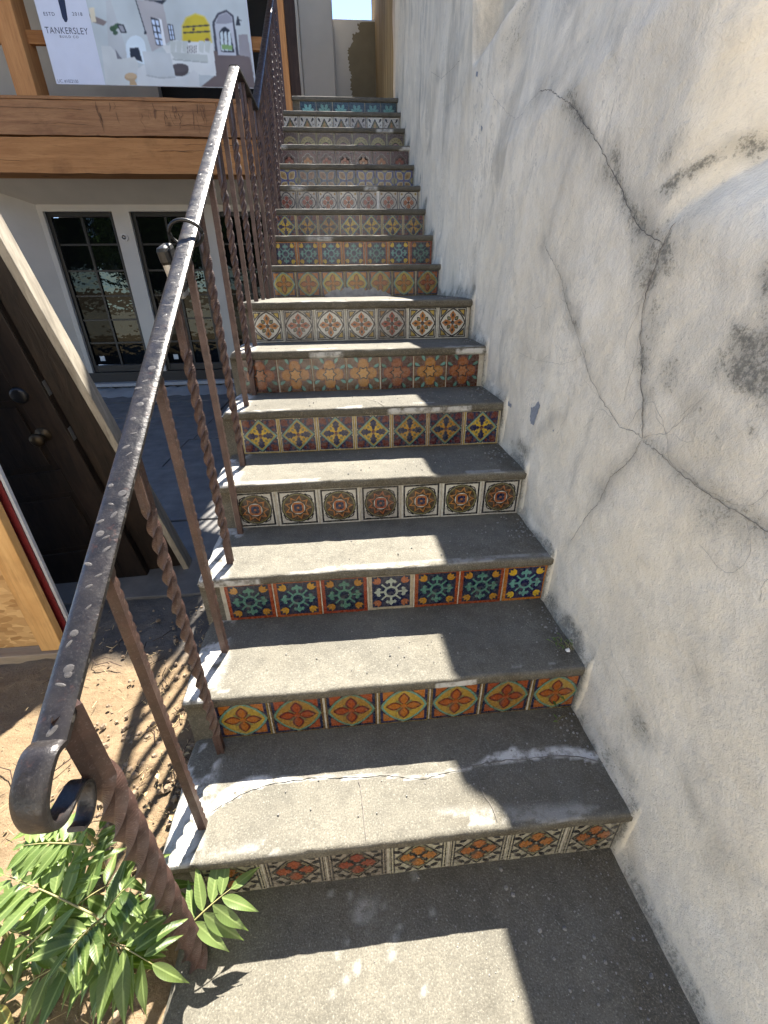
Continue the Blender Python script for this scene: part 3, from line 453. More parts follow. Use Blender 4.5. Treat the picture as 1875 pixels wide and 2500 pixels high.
def P6():
    L = [(BRN, [sq(1)], 0), ((.1, .045, .025), [sq(.94)], 1), (PUR, r4(circ(0, .5, .43)), 2), ((.3, .11, .03), r4(circ(0, .5, .36)), 3), ((.38, .16, .045), r4(circ(0, .52, .29)), 4), (BLK, [star(6, .46, .3)], 5), ((.5, .24, .08), [star(6, .36, .23)], 6)]
    return L+[(BLK, [c for a in (.34, -.34) for c in r4(rotp(petal(.68, 1.25, .13), a), math.pi/4)], 5), (TEAL, [c for a in (.3, -.3) for c in r4(rotp(petal(.72, 1.2, .09), a), math.pi/4)], 6)]
def P7():
    L = [(WHT, [sq(1)], 0), (BLK, [sq(.95)], 1), (WHT, [sq(.88)], 2), (BLK, r4([(.85, .85), (.85, .3), (.62, .52), (.52, .62), (.3, .85)]), 3), (MUS, r4([(.78, .78), (.78, .48), (.64, .6), (.6, .64), (.48, .78)]), 4), (BLK, [lens(.92)], 5), (WHT, [lens(.82)], 6)]
    return L+[(BLK, r4(petal(.2, .56, .13), math.pi/4), 7), (OLV, r4(petal(.28, .48, .07), math.pi/4), 8), (ORG, r4([(.06, .1), (.22, .5), (0, .76), (-.22, .5), (-.06, .1)]), 9), (BLK, r4(petal(.34, .62, .08)), 10), (BLK, [circ(0, 0, .13, 10)], 11)]
def P8():
    L = [(WHT, [sq(1)], 0), (NAVY, [rect(s*.94-.04, s*.94+.04, -1, 1) for s in (1, -1)]+[rect(-.9, .9, .9, .97)], 1), (NAVY, r4(circ(0, .36, .52)), 2), (WHT, r4(circ(0, .36, .42)), 3), (NAVY, r4(circ(0, .28, .34)), 4), (WHT, r4(circ(0, .28, .29)), 5), ((.38, .12, .06), r4(circ(0, .3, .235)), 6), (WHT, [strk((-.3, -.3), (.3, .3), .07), strk((-.3, .3), (.3, -.3), .07)], 7), (BLK, [circ(0, 0, .11, 8)], 8)]
    return L+[(MUS, r4(circ(0, 1.02, .11, 8), math.pi/4), 5), (BLK, r4(circ(0, 1.02, .04, 6), math.pi/4), 6), (BLK, r4(circ(0, .88, .05, 6)), 5)]
def P9():
    L = [((.1, .09, .1), [sq(1)], 0), (BLU, [sq(.95)], 1), ((.05, .09, .2), r4(strk((0, 0), (0, .95), .18)), 2), (OLV, r4(circ(0, 1., .28, 10)), 3), (CRM, r4(petal(.14, 1.1, .34), math.pi/4), 4), ((.3, .17, .07), r4(petal(.2, 1.03, .28), math.pi/4), 5), (BRN, r4(petal(.3, .8, .1), math.pi/4), 6)]
    return L+[(MAR, [circ(0, 0, .08, 8)], 7)]
def P10():
    L = [((.09, .045, .038), [sq(1)], 0), (PUR, [sq(.94)], 1), ((.3, .3, .28), [circ(-.5, -.3, .3), circ(.5, -.3, .3), circ(-.34, .1, .34), circ(.34, .1, .34), circ(0, .34, .36)], 2), ((.1, .05, .04), [circ(-.5, -.3, .25), circ(.5, -.3, .25), circ(-.34, .1, .29), circ(.34, .1, .29), circ(0, .34, .31), rect(-.5, .5, -.6, .2)], 3)]
    L += [((.4, .14, .06), [circ(.3*math.cos(a), -.2+.3*math.sin(a), .2, 12) for a in (math.pi/2+k*6.2832/5 for k in range(5))], 4), (CRM, [circ(0, -.2, .09, 8)], 5), ((.22, .18, .17), [shp(sq(.11), s*.74, .72) for s in (1, -1)], 3), (BLK, [shp(sq(.06), s*.74, .72) for s in (1, -1)], 4)]
    return L
def P11():
    L = [(OLV, [sq(1)], 0), ((.08, .05, .045), [sq(.93)], 1), ((.33, .28, .12), [circ(0, -.3, .88, 24)], 2), (BLK, [circ(0, -.42, .5)], 3), ((.3, .14, .11), [circ(0, -.42, .42)], 4), ((.35, .22, .18), [petal(-.75, .0, .22)], 5), (MAR, [circ(0, -.45, .1, 8)], 6)]
    return L+[(BLK, [circ(.7*math.cos(a), -.34+.7*math.sin(a), .055, 6) for a in np.linspace(.1, 3.04, 8)], 4), ((.3, .24, .14), [strk((s*.85, .8), (s*.6, .84), .06) for s in (1, -1)], 3)]
def P12():
    L = [(WHT, [sq(1)], 0), (BLK, [rect(s*.95-.03, s*.95+.03, -1, 1) for s in (1, -1)]+[rect(-.92, .92, .92, .97)], 1), (BLK, [[(-.9, -.62), (.9, -.62), (0, .8)]], 2), (OLV, [[(-.7, -.54), (.7, -.54), (0, .6)]], 3), ((.4, .2, .09), [petal(-.5, .42, .16)], 4), ((.4, .14, .08), [circ(s*.36, -.5, .2, 10) for s in (1, -1)], 5)]
    return L+[(BLK, [rotp(shp(leaf(-.2, .2, .13), 0, 0), s*.7) for s in ()]+[shp(rotp(leaf(-.24, .24, .15), s*-.7), s*.64, .6) for s in (1, -1)]+[shp(rotp(petal(-.1, .1, .05), s*.5), s*.72, .16) for s in (1, -1)], 3), (BLK, [rect(-.95, .95, -.74, -.66)], 6)]
def P13():
    L = [((.01, .05, .075), [sq(1)], 0), ((.02, .03, .08), [rect(-.95, .95, -.95, -.3)], 1)]
    L += [(TURQ, [shp(rotp(leaf(.06, .95, .24), a), 0, -.18) for a in (.42, -.42)]+[shp(rotp(leaf(.1, .85, .2), a), 0, -.2) for a in (1.05, -1.05)], 2), (TURQ, [shp(rotp(petal(.1, .5, .12), a), 0, -.2) for a in (1.6, -1.6)], 3)]
    return L+[((.4, .22, .14), [strk((s*.0, -.12), (s*.42, -.55), .06) for s in (1, -1)]+[strk((s*.42, -.12), (s*.1, -.5), .05) for s in (1, -1)], 4), (NAVY, [circ(0, -.5, .12, 8)], 5)]
def tile_mesh(name, layers, a=.0783):
    V, F, Cc = [], [], []
    t = .009; e = .0016
    def push(vs, fs, c):
        b = len(V); V.extend(vs)
        for f in fs: F.append(tuple(i+b for i in f)); Cc.append(c)
    base = layers[0][0]
    q = a-e
    push([(-a, t, -a), (a, t, -a), (a, t, a), (-a, t, a), (-a, e, -a), (a, e, -a), (a, e, a), (-a, e, a), (-q, 0, -q), (q, 0, -q), (q, 0, q), (-q, 0, q)],
         [(0, 1, 5, 4), (1, 2, 6, 5), (2, 3, 7, 6), (3, 0, 4, 7), (4, 5, 9, 8), (5, 6, 10, 9), (6, 7, 11, 10), (7, 4, 8, 11), (8, 9, 10, 11)], base)
    for c, polys, k in layers[1:]:
        for p in polys:
            p = [(max(-.97, min(.97, x))*q, max(-.97, min(.97, y))*q) for x, y in p]
            ar = sum(p[i-1][0]*p[i][1]-p[i][0]*p[i-1][1] for i in range(len(p)))
            if ar < 0: p = p[::-1]
            push([(x, -.00022*k, y) for x, y in p], [tuple(range(len(p)))], c)
    me = bpy.data.meshes.new(name); me.from_pydata(V, [], F); me.materials.append(M_TILE)
    ca = me.color_attributes.new('Col', 'FLOAT_COLOR', 'CORNER'); arr = []
    for po, c in zip(me.polygons, Cc): arr += [*c, 1.]*po.loop_total
    ca.data.foreach_set('color', arr); me.update(); return me
TM = {k: tile_mesh('tile_'+str(k), f) for k, f in {1: P1(), 2: P2(), 3: P3(), '3b': P3((.45, .5, .42), (.42, .16, .08), CRM), 4: P4(), 5: P5(), 6: P6(), 7: P7(), 8: P8(), 9: P9(), 10: P10(), 11: P11(), 12: P12(), 13: P13()}.items()}
TM[1].materials.clear(); TM[1].materials.append(M_TILED)
PAT = [1, 2, 3, 4, 5, 6, 7, 2, 3, 5, 8, 9, 10, 11, 12, 13]
XO = [.01, .011, .007, .001, -.002, -.021, -.009, .007, .007, -.003, -.002, -.002, 0, -.001, -.004, .002]
rt = random.Random(3)
for i in range(1, 17):
    for k in range(7 if i < 16 else 6):
        key = '3b' if (i == 3 and k == 3) else PAT[i-1]
        mw = Matrix.Translation((XO[i-1]-.005-.0762-k*.162+rt.uniform(-.0012, .0012), yr(i)+rt.uniform(-.0006, .0008), zt(i-1)+.0045+.0783+rt.uniform(-.001, .001))) @ Matrix.Rotation(rt.uniform(-.01, .01), 4, 'Y') @ Matrix.Rotation(rt.uniform(-.011, .011), 4, 'Z') @ Matrix.Rotation(rt.uniform(-.011, .011), 4, 'X')
        if i == 6 and k == 5: mw = mw @ Matrix.Rotation(-math.pi/2, 4, 'Y')
        obj('tile', TM[key], STEPS[i-1], mw)
# cement smeared over tile feet and a broad mortar joint
def smear(step, x0, x1, z0, z1, seed, mat=M_GROUT, fill=.55):
    r = random.Random(seed); n = 26; top = [z0+(z1-z0)*(fill+(1-fill)*r.random())*math.sin(math.pi*(k+.4)/(n+.8))**.5 for k in range(n+1)]
    V = []; F = []
    for k in range(n+1):
        x = x0+(x1-x0)*k/n; V += [(x, yr(step)-.0045, z0), (x, yr(step)-.0035, top[k])]
        if k: F.append((2*k-2, 2*k, 2*k+1, 2*k-1))
    mk('cement_smear', V, F, mat, STEPS[step-1])
smear(8, -.78, -.33, zt(7)+.002, zt(7)+.07, 5, plain('grey_cement', (.3, .29, .27), .9, .3, 40))
m = MB(); m.box(-.341, -.318, yr(11)-.004, yr(11)+.002, zt(10)+.0, zt(10)+.17); m.build('mortar_joint', plain('white_mortar', (.62, .59, .53), .9, .2, 50, 200, .5), STEPS[10], False, .003)

# ------------------------------------------------------------------ cracked cream wall
TOPY = [-4, 1.5, 1.71, 1.84, 2.02, 2.14, 2.245, 2.31, 2.5, 2.7, 2.9, 3.1, 3.3, 4.2, 4.53, 4.9, 5.1, 5.43, 5.7, 5.92, 6.34, 8.2]
TOPZ = [2.69, 2.71, 2.74, 2.86, 3.1, 3.24, 3.29, 3.36, 3.38, 3.42, 3.47, 3.53, 3.56, 3.75, 4.24, 4.28, 4.5, 4.82, 4.96, 5.03, 5.35, 5.5]
def ztop(y): return np.interp(y, TOPY, TOPZ)
def wall_x(y, z):
    s1 = np.minimum(z-1.487-.14*(y-.2)-.035*(fbm(y*6, z*0, 3, 2)-.5), (.475+.09*(z-1.55)-y)*.8)
    s2 = z-np.where(y < 2.16, 2.33, 2.33+(2.86+.395*(y-2.5)-2.33)*ss((y-2.16)/.14))
    set_ = np.maximum(.125*np.clip(s1/.15+.16*(fbm(y*11, z*11, 2)-.5), 0, 1)**1.8, .135*ss(s2/.13))
    lump = .022*(fbm(y*1.7, z*1.7, 12, 3)-.5)+.011*(fbm(y*6, z*6, 13, 3)-.5)+.003*(fbm(y*26, z*26, 14, 2)-.5)
    set_ = np.maximum(set_, .165*np.clip(z-1.92, 0, .42)*ss((1.85-y)/.3))
    return .014+set_+lump
wy = axis([(-4, -.7, .15), (-.7, -.42, .03), (-.42, 1.0, .006), (1.0, 2.4, .011), (2.4, 5.42, .026)])
zr = np.concatenate([np.arange(-.12, 2.0, .0065), np.arange(2.0, 2.6, .012)])
tf = np.linspace(0, 1, 36)[1:]
WY = np.repeat(wy[:, None], len(zr)+len(tf), 1)
WZ = np.concatenate([np.repeat(zr[None], len(wy), 0), 2.6+(ztop(wy)[:, None]-2.6)*tf[None]], 1)
WXX = wall_x(WY, WZ)
WYw = WY+.10*(fbm(WY*5, WZ*5, 301, 5)-.5)+.05*(fbm(WY*19, WZ*19, 303)-.5); WZw = WZ+.14*(fbm(WY*5, WZ*5, 305, 5)-.5)+.05*(fbm(WY*19, WZ*19, 307)-.5)
stain = np.zeros_like(WY); band = np.zeros_like(WY)
wob = .07*(fbm(WY*7, WZ*7, 31, 5)-.5)
wgt = [.35, .75, .85, .5, .55, .5, .4, .3, .12, .3, .25, .2, .15]
for q, cr in enumerate(CRACKS):
    d = dpoly(WY, WZ, cr); dd = np.abs(d+wob)
    gate = .1+1.1*ss((fbm(WY*5, WZ*5, 50+q)-.4)/.25)
    stain = np.maximum(stain, 1.0*wgt[q]*np.exp(-(dd/.03)**1.3)*gate); band = np.maximum(band, np.exp(-(dd/.045)**2)*(.55+.5*wgt[q])*gate)
    WXX += .0012*np.exp(-(d/.006)**2)*min(1, wgt[q]*1.6)
for (a, b, ra, rb, s) in BLOBS:
    r = np.hypot((WYw-a)/ra, (WZw-b)/rb); stain = np.maximum(stain, s*ss((1.75-r+2.2*(fbm(WY*9+WZ*4, WZ*7, int(abs(a*999)) % 97, 5)-.5))/1.9))
# grime line where the wall meets treads and pad
lev = np.zeros_like(WY)-.0
for i in range(1, 17): lev = np.where(WY > yr(i)-.014, zt(i), lev)
lev = np.where(WY < -.02, 0, lev)
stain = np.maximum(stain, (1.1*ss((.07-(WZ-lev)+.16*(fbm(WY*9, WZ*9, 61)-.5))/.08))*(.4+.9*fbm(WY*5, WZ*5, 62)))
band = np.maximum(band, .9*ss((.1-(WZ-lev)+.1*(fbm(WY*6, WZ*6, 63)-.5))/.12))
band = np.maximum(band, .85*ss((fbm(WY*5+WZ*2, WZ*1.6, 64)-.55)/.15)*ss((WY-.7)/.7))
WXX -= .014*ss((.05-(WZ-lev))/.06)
vein = ss((.045-np.abs(fbm(WY*1.9+.3*WZ, WZ*1.25, 401, 4)-.5))/.045)*ss((fbm(WY*3, WZ*3, 403, 3)-.38)/.2)
band = np.maximum(band, .9*vein*(.35+.65*ss((WY-.3)/.6)))
vein2 = .5*ss((.03-np.abs(fbm(WY*2.6, WZ*1.3, 407, 2)-.5))/.03)*ss((fbm(WY*2.5, WZ*2.5, 409, 3)-.5)/.15)
band = np.maximum(band, vein2); stain = np.maximum(stain, .35*vein2+.22*vein)
stain = np.maximum(stain, .03+.17*ss((fbm(WY*2.5, WZ*2.5, 411)-.4)/.25))
streak = .35+.65*ss((WY-.4)/.9)
gwall = thing('garden_wall', 'tall cracked cream stucco wall with dark mildew stains beside the stairs', 'wall', (.1, 1, 0))
n_, m_ = WY.shape
front = np.stack([WXX, WY, WZ], -1).reshape(-1, 3)
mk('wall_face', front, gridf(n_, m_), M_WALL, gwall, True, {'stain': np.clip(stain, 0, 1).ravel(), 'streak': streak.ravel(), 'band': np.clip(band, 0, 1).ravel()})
ft = np.stack([WXX[:, -1], WY[:, -1], WZ[:, -1]], -1); bt = ft.copy(); bt[:, 0] = .27; bb = bt.copy(); bb[:, 2] = -.12
back = np.stack([ft, bt, bb], 1).reshape(-1, 3)
mk('wall_back', back, gridf(n_, 3), M_PLASTERD, gwall)
def wx1(y, z): return float(wall_x(np.array([y]), np.array([z]))[0])
for q, cr in enumerate(CRACKS):
    pl = jag(cr, .009 if q < 9 else .02, .0025, q+20); w = [.0011, .002, .002, .0014, .0013, .0013, .001, .0008, .0005, .0013, .0012, .0012, .0006][q]
    v, f = ribbon(pl, w, q); v = np.array(v); x = wall_x(v[:, 0], v[:, 1])-.0005
    mk('crack', np.stack([x, v[:, 0], v[:, 1]], 1), f, M_CRACK if w > .0012 else M_CRACKP, gwall)
for q, pl in enumerate(CHIPS):
    pl = jag(pl+[pl[0]], .008, .004, q)[:-1]; v = np.array(pl); x = wall_x(v[:, 0], v[:, 1])-.0015
    mk('paint_chip', np.stack([x, v[:, 0], v[:, 1]], 1), [tuple(range(len(pl)))], M_CHIP, gwall)
# hairline branches
hv, hf = [], []; rh = random.Random(77)
for k in range(40):
    if rh.random() < .6:
        cr = CRACKS[rh.choice([1, 2, 3, 4, 5, 6, 7])]; p = list(rh.choice(cr[1:-1]))
    else: p = [rh.uniform(-.1, 2.4), 0]; p[1] = .62*max(0, p[0])+rh.uniform(.35, 1.5)
    a = rh.uniform(0, 6.28); pl = [tuple(p)]
    for _ in range(rh.randint(4, 11)):
        a += rh.uniform(-.55, .55); st_ = rh.uniform(.014, .03); p = [p[0]+st_*math.cos(a)*.8, p[1]+st_*math.sin(a)]; pl.append(tuple(p))
    v, f = ribbon(jag(pl, .008, .0018, k), rh.uniform(.0005, .0011), k); b_ = len(hv); hv += v; hf += [tuple(i+b_ for i in q) for q in f]
hv = np.array(hv); mk('hairline_cracks', np.stack([wall_x(hv[:, 0], hv[:, 1])-.0006, hv[:, 0], hv[:, 1]], 1), hf, M_CRACKP, gwall)['kind'] = 'stuff'
# ochre return wall beyond the top of the cream wall
oy = np.linspace(5.425, 8.2, 40); oz = np.linspace(2.9, 6.0, 60); OY, OZ = np.meshgrid(oy, oz, indexing='ij')
OZ = np.minimum(OZ, ztop(OY)); OX = .0+.03*(fbm(OY*3, OZ*2, 90)-.5)
ow = thing('ochre_wall', 'narrow ochre plaster wall at the head of the stairs right of the sky gap', 'wall', (.1, 6.5, 3.1))
mk('wall_face', np.stack([OX, OY, OZ], -1).reshape(-1, 3), gridf(40, 60), m_ochre(), ow, True)
fo = np.stack([OX[:, -1], oy, OZ[:, -1]], -1); bo_ = fo.copy(); bo_[:, 0] = .27; bz_ = bo_.copy(); bz_[:, 2] = -.1
mk('wall_back', np.stack([fo, bo_, bz_], 1).reshape(-1, 3), gridf(40, 3), M_PLASTERD, ow)

# ------------------------------------------------------------------ wrought iron railing
RX = -1.112
rail_t = thing('railing', 'hammered black wrought iron handrail on alternating twisted and notched rust brown balusters', 'railing', (RX, -.13, 0))
def rail_under(y):
    a = 1.018+.6135*(y-.074)
    if y <= 2.2: return a
    b = 1.018+.6135*(2.2-.074)
    return b+.01 if y < 2.765 else b+.01+.649*(y-2.765)
def catmull(P, n=8):
    P = [P[0]]+list(P)+[P[-1]]; out = []
    for i in range(1, len(P)-2):
        p0, p1, p2, p3 = [np.array(q, float) for q in P[i-1:i+3]]
        for k in range(n):
            t = k/n; out.append(.5*((2*p1)+(-p0+p2)*t+(2*p0-5*p1+4*p2-p3)*t*t+(-p0+3*p1-3*p2+p3)*t**3))
    out.append(np.array(P[-2], float)); return np.array(out)
def sweep(path, w, th, crown=.0008, xo=0., tap=None):
    # flat bar with softened edges swept along a path in the y-z plane
    n = len(path); V = []; F = []
    sec = [(-w/2, -th*.3), (-w/2+.003, -th/2), (w/2-.003, -th/2), (w/2, -th*.3), (w/2, th*.22), (w/2-.004, th/2-.001), (w/4, th/2+crown*.8), (0, th/2+crown), (-w/4, th/2+crown*.8), (-w/2+.004, th/2-.001), (-w/2, th*.22)]
    k = len(sec)
    for i in range(n):
        t = path[min(i+1, n-1)]-path[max(i-1, 0)]; t = t/np.linalg.norm(t); nn = np.array([-t[1], t[0]])
        k0 = 1 if tap is None else tap[i]
        for a, b in sec: V.append((RX+xo+a*k0, path[i][0]+nn[0]*b*k0, path[i][1]+nn[1]*b*k0))
        if i:
            for j in range(k): F.append((i*k-k+j, i*k-k+(j+1) % k, i*k+(j+1) % k, i*k+j))
    F += [tuple(range(k)), tuple(n*k-k+j for j in range(k))[::-1]]
    return V, F
TH = .014; W_R = .046
lo = [(y, rail_under(y)+TH*.6) for y in np.linspace(-.165, 2.2, 60)]
curl = catmull([(-.196, .728), (-.18, .722), (-.16, .735), (-.15, .76), (-.158, .778), (-.176, .782), (-.2, .782), (-.222, .79), (-.235, .815), (-.23, .845), (-.212, .868), (-.185, .884), (-.165, rail_under(-.165)+TH*.6)], 6)
path_lo = np.concatenate([curl[:-1], np.array(lo)])
tap = np.ones(len(path_lo)); nc = len(curl)-1; tap[:nc] = np.interp(np.arange(nc)/nc, [0, .45, .8, 1], [.55, .62, 1, 1])
v, f = sweep(path_lo, W_R, TH, .0008, 0., tap); hr = mk('handrail', v, f, M_RAIL, rail_t, False)
v, f = sweep(np.array([(2.195, rail_under(2.2)+TH*.7), (2.4, rail_under(2.4)+TH*.6), (2.765, rail_under(2.7)+TH*.6)]), W_R, TH); mk('handrail', v, f, M_RAIL, rail_t)
v, f = sweep(np.array([(y, rail_under(y)+TH*.6) for y in np.linspace(2.765, 5.3, 12)]), W_R, TH); mk('handrail', v, f, M_RAIL, rail_t)
for o in [o for o in rail_t.children if o.name.startswith('handrail')]:
    o.data.polygons.foreach_set('use_smooth', [True]*len(o.data.polygons))
    b = o.modifiers.new('es', 'EDGE_SPLIT'); b.split_angle = math.radians(40)
# hammer and chisel marks along the top and side of the rail
mb = MB(); rm = random.Random(12); sl_ = math.atan(.6135); tdir = Vector((0, math.cos(sl_), math.sin(sl_))); ndir = Vector((0, -math.sin(sl_), math.cos(sl_)))
y = -.17
while y < 2.18:
    for _ in range(1 if rm.random() < .5 else 2):
        yy = y+rm.uniform(-.012, .012); cx = rm.uniform(-.013, .013); a = rm.uniform(.005, .0092); b = a*rm.choice([.3, .36, .45, .85]); an = rm.uniform(.5, 1.9)
        c = Vector((RX+cx, yy, rail_under(yy)))+ndir*(TH*.512+TH*.5+.0009-.0008*(cx/.02)**2); e1 = tdir*math.cos(an)+Vector((1, 0, 0))*math.sin(an); e2 = Vector((1, 0, 0))*math.cos(an)-tdir*math.sin(an)
        n = 10; V = [c+e1*a*math.cos(6.2832*k/n)+e2*b*math.sin(6.2832*k/n) for k in range(n)]+[c+ndir*.0005+e1*a*.6*math.cos(6.2832*k/n)+e2*b*.6*math.sin(6.2832*k/n) for k in range(n)]
        mb.add(V, [(k, (k+1) % n, n+(k+1) % n, n+k) for k in range(n)]+[tuple(n+k for k in range(n))])
    y += rm.uniform(.022, .045)
    if rm.random() < .8:
        c = Vector((RX+W_R/2+.0004, y, rail_under(y)))+ndir*(TH*.6+rm.uniform(-.003, .003)); n = 7; a = rm.uniform(.003, .006)
        mb.add([c+tdir*a*math.cos(6.2832*k/n)+ndir*a*.6*math.sin(6.2832*k/n) for k in range(n)], [tuple(range(n))])
hm = mb.build('hammer_marks', M_MARK, rail_t); hm['kind'] = 'stuff'

def bar(z0, z1, w, twist, dz, yaw=0., turn=.185, sq0=.1, sq1=.12, seed=0, slope=0.):
    # square bar: plain with nicked corners, or twisted between two plain ends; the top is cut along the rail
    r = random.Random(seed); V = []; F = []; n = max(6, int((z1-z0)/dz)); ang = 0
    nick = [i for i in range(3, n-2) if (i % 3 == 0)]
    for i in range(n+1):
        z = z0+(z1-z0)*i/n
        if twist:
            t = min(max(z-z0-sq0, 0), max(0, z1-z0-sq0-sq1)); ang = yaw+6.2832*t/turn
        else: ang = yaw
        for k in range(8):   # corner, mid-face
            c = k % 2 == 0; rr = w*(.7071 if not twist else .76) if c else w*(.5 if not twist else .37)
            if c and not twist and i in nick and k in (0, 2): rr *= .84
            if c and not twist: rr *= 1+r.uniform(-.025, .012)
            a = ang+math.pi/4+k*math.pi/4; x, y_ = rr*math.cos(a), rr*math.sin(a)
            V.append((x, y_, z+(slope*y_ if i == n else 0)))
        if i:
            for k in range(8): F.append((i*8-8+k, i*8-8+(k+1) % 8, i*8+(k+1) % 8, i*8+k))
    F += [tuple(range(8))[::-1], tuple(n*8+k for k in range(8))]
    return V, F
v, f = bar(-.01, rail_under(-.118)+.008,   .036, True, .0045, .1, .26, .012, .165, 1, .6)
mk('newel_post', v, f, M_BAL, rail_t, False, None, Matrix.Translation((RX+.004, -.124, 0)))
BY = [.073, .274, .488, .703, .904, 1.121, 1.335, 1.535, 1.745]; yy = 1.955
while yy < 5.25: BY.append(yy); yy += .2085
rb = random.Random(5)
def tread_z(y):
    k = 0
    for i in range(1, 17):
        if y > yr(i)-.01: k = i
    return zt(k)
for q, y in enumerate(BY):
    z0 = tread_z(y)-.004; z1 = rail_under(y)+.006; tw = q % 2 == 1
    v, f = bar(z0, z1, .0195, tw, (.006 if tw else .0085) if y < 2 else .014, rb.uniform(-.12, .12), .175, .09, .13, q, .6)
    mk('baluster', v, f, M_BAL, rail_t, False, None, Matrix.Translation((RX+rb.uniform(-.003, .003), y, 0)) @ Matrix.Rotation(rb.uniform(-.004, .004), 4, 'X'))

# key lock box hanging from the rail
LB = thing('lock_box', 'small grey key lock box hanging by a black shackle from the handrail', 'lock box', (-1.165, .93, 1.45))
yb_ = .955; zb_ = rail_under(yb_)+.008
loop = []
for k in range(25):
    a = 6.2832*k/24; loop.append(Vector((RX-.008+.046*math.cos(a), yb_-.03*math.sin(a)*.5, zb_+.002+.031*math.sin(a))))
m = MB(); m.tube(loop, .0052, 8); m.build('shackle', M_BLACK, LB, True)
rot = Matrix.Translation((-1.17, .925, zb_-.082)) @ Matrix.Rotation(.25, 4, 'X') @ Matrix.Rotation(-.1, 4, 'Y')
m = MB(); m.box(-.016, .016, -.032, .032, -.085, .045, 0, rot); m.build('body', M_STEEL, LB, False, .01)
m = MB(); m.box(-.0185, .0185, -.035, .035, .005, .055, 0, rot); m.build('rubber_cover', M_BLACK, LB, False, .012)
m = MB(); m.box(.0162, .019, -.024, .024, -.066, .002, 0, rot); m.build('keypad', M_BLACK, LB, False, .002)
for k in range(6):
    m = MB(); yk = -.015+.015*(k % 3); zk = -.02-.024*(k//3); m.box(.0191, .0205, yk-.0045, yk+.0045, zk-.005, zk+.005, 0, rot); m.build('button', M_STEEL, LB, False, .001)

# ------------------------------------------------------------------ house on the left
house = thing('house', 'cream plastered house with black french windows under heavy timber balcony beams', 'house', (-3.5, 6.6, 0))
YW = 6.72; WB, WT = .29, 2.355
wins = [(-4.534, -3.659), (-3.438, -2.563), (-2.342, -1.467)]
m = MB()   # wall with splayed recess
xs = [-9, -5.25, -1.2]; 
m.box(-9, -5.2, 6.3, 6.9, -.1, 3.0); 
m.box(-1.3, -1.16, 6.3, 6.9, -.1, 3.0)
m.add([(-5.2, 6.3, -.1), (-4.6, YW, -.1), (-4.6, YW, 2.43), (-5.2, 6.3, 2.64)], [(0, 1, 2, 3)])
m.add([(-5.2, 6.3, 2.64), (-4.6, YW, 2.43), (-1.3, YW, 2.43), (-1.3, 6.3, 2.64)], [(0, 1, 2, 3)])
m.add([(-5.2, 6.3, 2.64), (-1.3, 6.3, 2.64), (-1.3, 6.3, 3.0), (-5.2, 6.3, 3.0)], [(0, 1, 2, 3)])
m.box(-4.6, -1.3, YW, YW+.2, WT, 2.43)
px_ = [-4.6]+[q for w in wins for q in w]+[-1.3]
for k in range(0, len(px_), 2):
    if px_[k+1]-px_[k] > .01: m.box(px_[k], px_[k+1], YW, YW+.2, .0, WT)
m.build('wall', M_PLASTER, house)
m = MB(); m.box(-4.62, -1.25, YW-.1, YW+.2, -.05, .1); m.build('plinth', M_BLACK, house)
m = MB(); m.box(-4.6, -1.3, YW-.16, YW+.02, .1, .145); m.build('threshold', plain('grey_sill', (.3, .3, .3), .5), house)
m = MB(); m.box(-4.6, -1.3, YW-.02, YW+.1, .145, WB-.002); m.build('kick_board', M_BLACK, house)
m = MB(); m.box(-5.2, -1.2, 8.4, 8.5, -.1, 3.0); m.build('room_back', M_DARKROOM, house)
for wi, (a, b) in enumerate(wins):
    fw = .055; yo = YW+.05; mid = (a+b)/2
    m = MB(); m.box(a, a+fw, yo, yo+.07, WB, WT); m.box(b-fw, b, yo, yo+.07, WB, WT); m.box(a+fw, b-fw, yo, yo+.07, WT-fw, WT); m.box(a+fw, b-fw, yo, yo+.07, WB, WB+.1)
    wo = m.build('window', M_BLACK, house, False, .004)
    m = MB(); m.box(mid-.014, mid+.014, yo+.008, yo+.06, WB+.1, WT-fw); m.build('muntin', M_BLACK, wo)
    zz = np.linspace(WB+.1, WT-fw, 7)
    for k in range(1, 6):
        for c0, c1 in ((a+fw, mid-.014), (mid+.014, b-fw)):
            m = MB(); m.box(c0, c1, yo+.012, yo+.055, zz[k]-.011, zz[k]+.011); m.build('muntin', M_BLACK, wo)
    for k in range(6):
        for ci, (c0, c1) in enumerate(((a+fw, mid-.014), (mid+.014, b-fw))):
            tl = NR.uniform(-.003, .003); cx = (c0+c1)/2; w2 = (c1-c0)/2+.004
            mw = Matrix.Translation((cx, yo+.034, (zz[k]+zz[k+1])/2)) @ Matrix.Rotation(tl, 4, 'Z') @ Matrix.Rotation(NR.uniform(-.004, .004), 4, 'X')
            hh = (zz[k+1]-zz[k])/2-.006; w3 = w2
            mk('pane', [(-w3, 0, -hh), (w3, 0, -hh), (w3, 0, hh), (-w3, 0, hh), (-w3, .004, -hh), (w3, .004, -hh), (w3, .004, hh), (-w3, .004, hh)], [(0, 1, 2, 3), (7, 6, 5, 4), (0, 4, 5, 1), (3, 2, 6, 7)], M_GLASS if ci else M_GLASSD, wo, False, None, mw)
    m = MB(); m.box(a+.13, a+.2, yo+.022, yo+.026, WB+.16, WB+.23); m.build('sticker', plain('paper_sticker', (.5, .52, .52), .6), wo)
# round electrical box on the pier between the first two windows
lx, lz = -3.575, 2.06
m = MB(); m.tube([(lx, YW-.012, lz), (lx, YW+.01, lz)], .05, 18); bx = m.build('junction_box', plain('dusty_white', (.5, .47, .42), .7), house)
m = MB(); m.tube([(lx+.02*math.cos(a), YW-.02, lz+.02*math.sin(a)) for a in np.linspace(0, 6, 14)], .006, 6); m.build('coiled_wire', M_BLACK, bx)
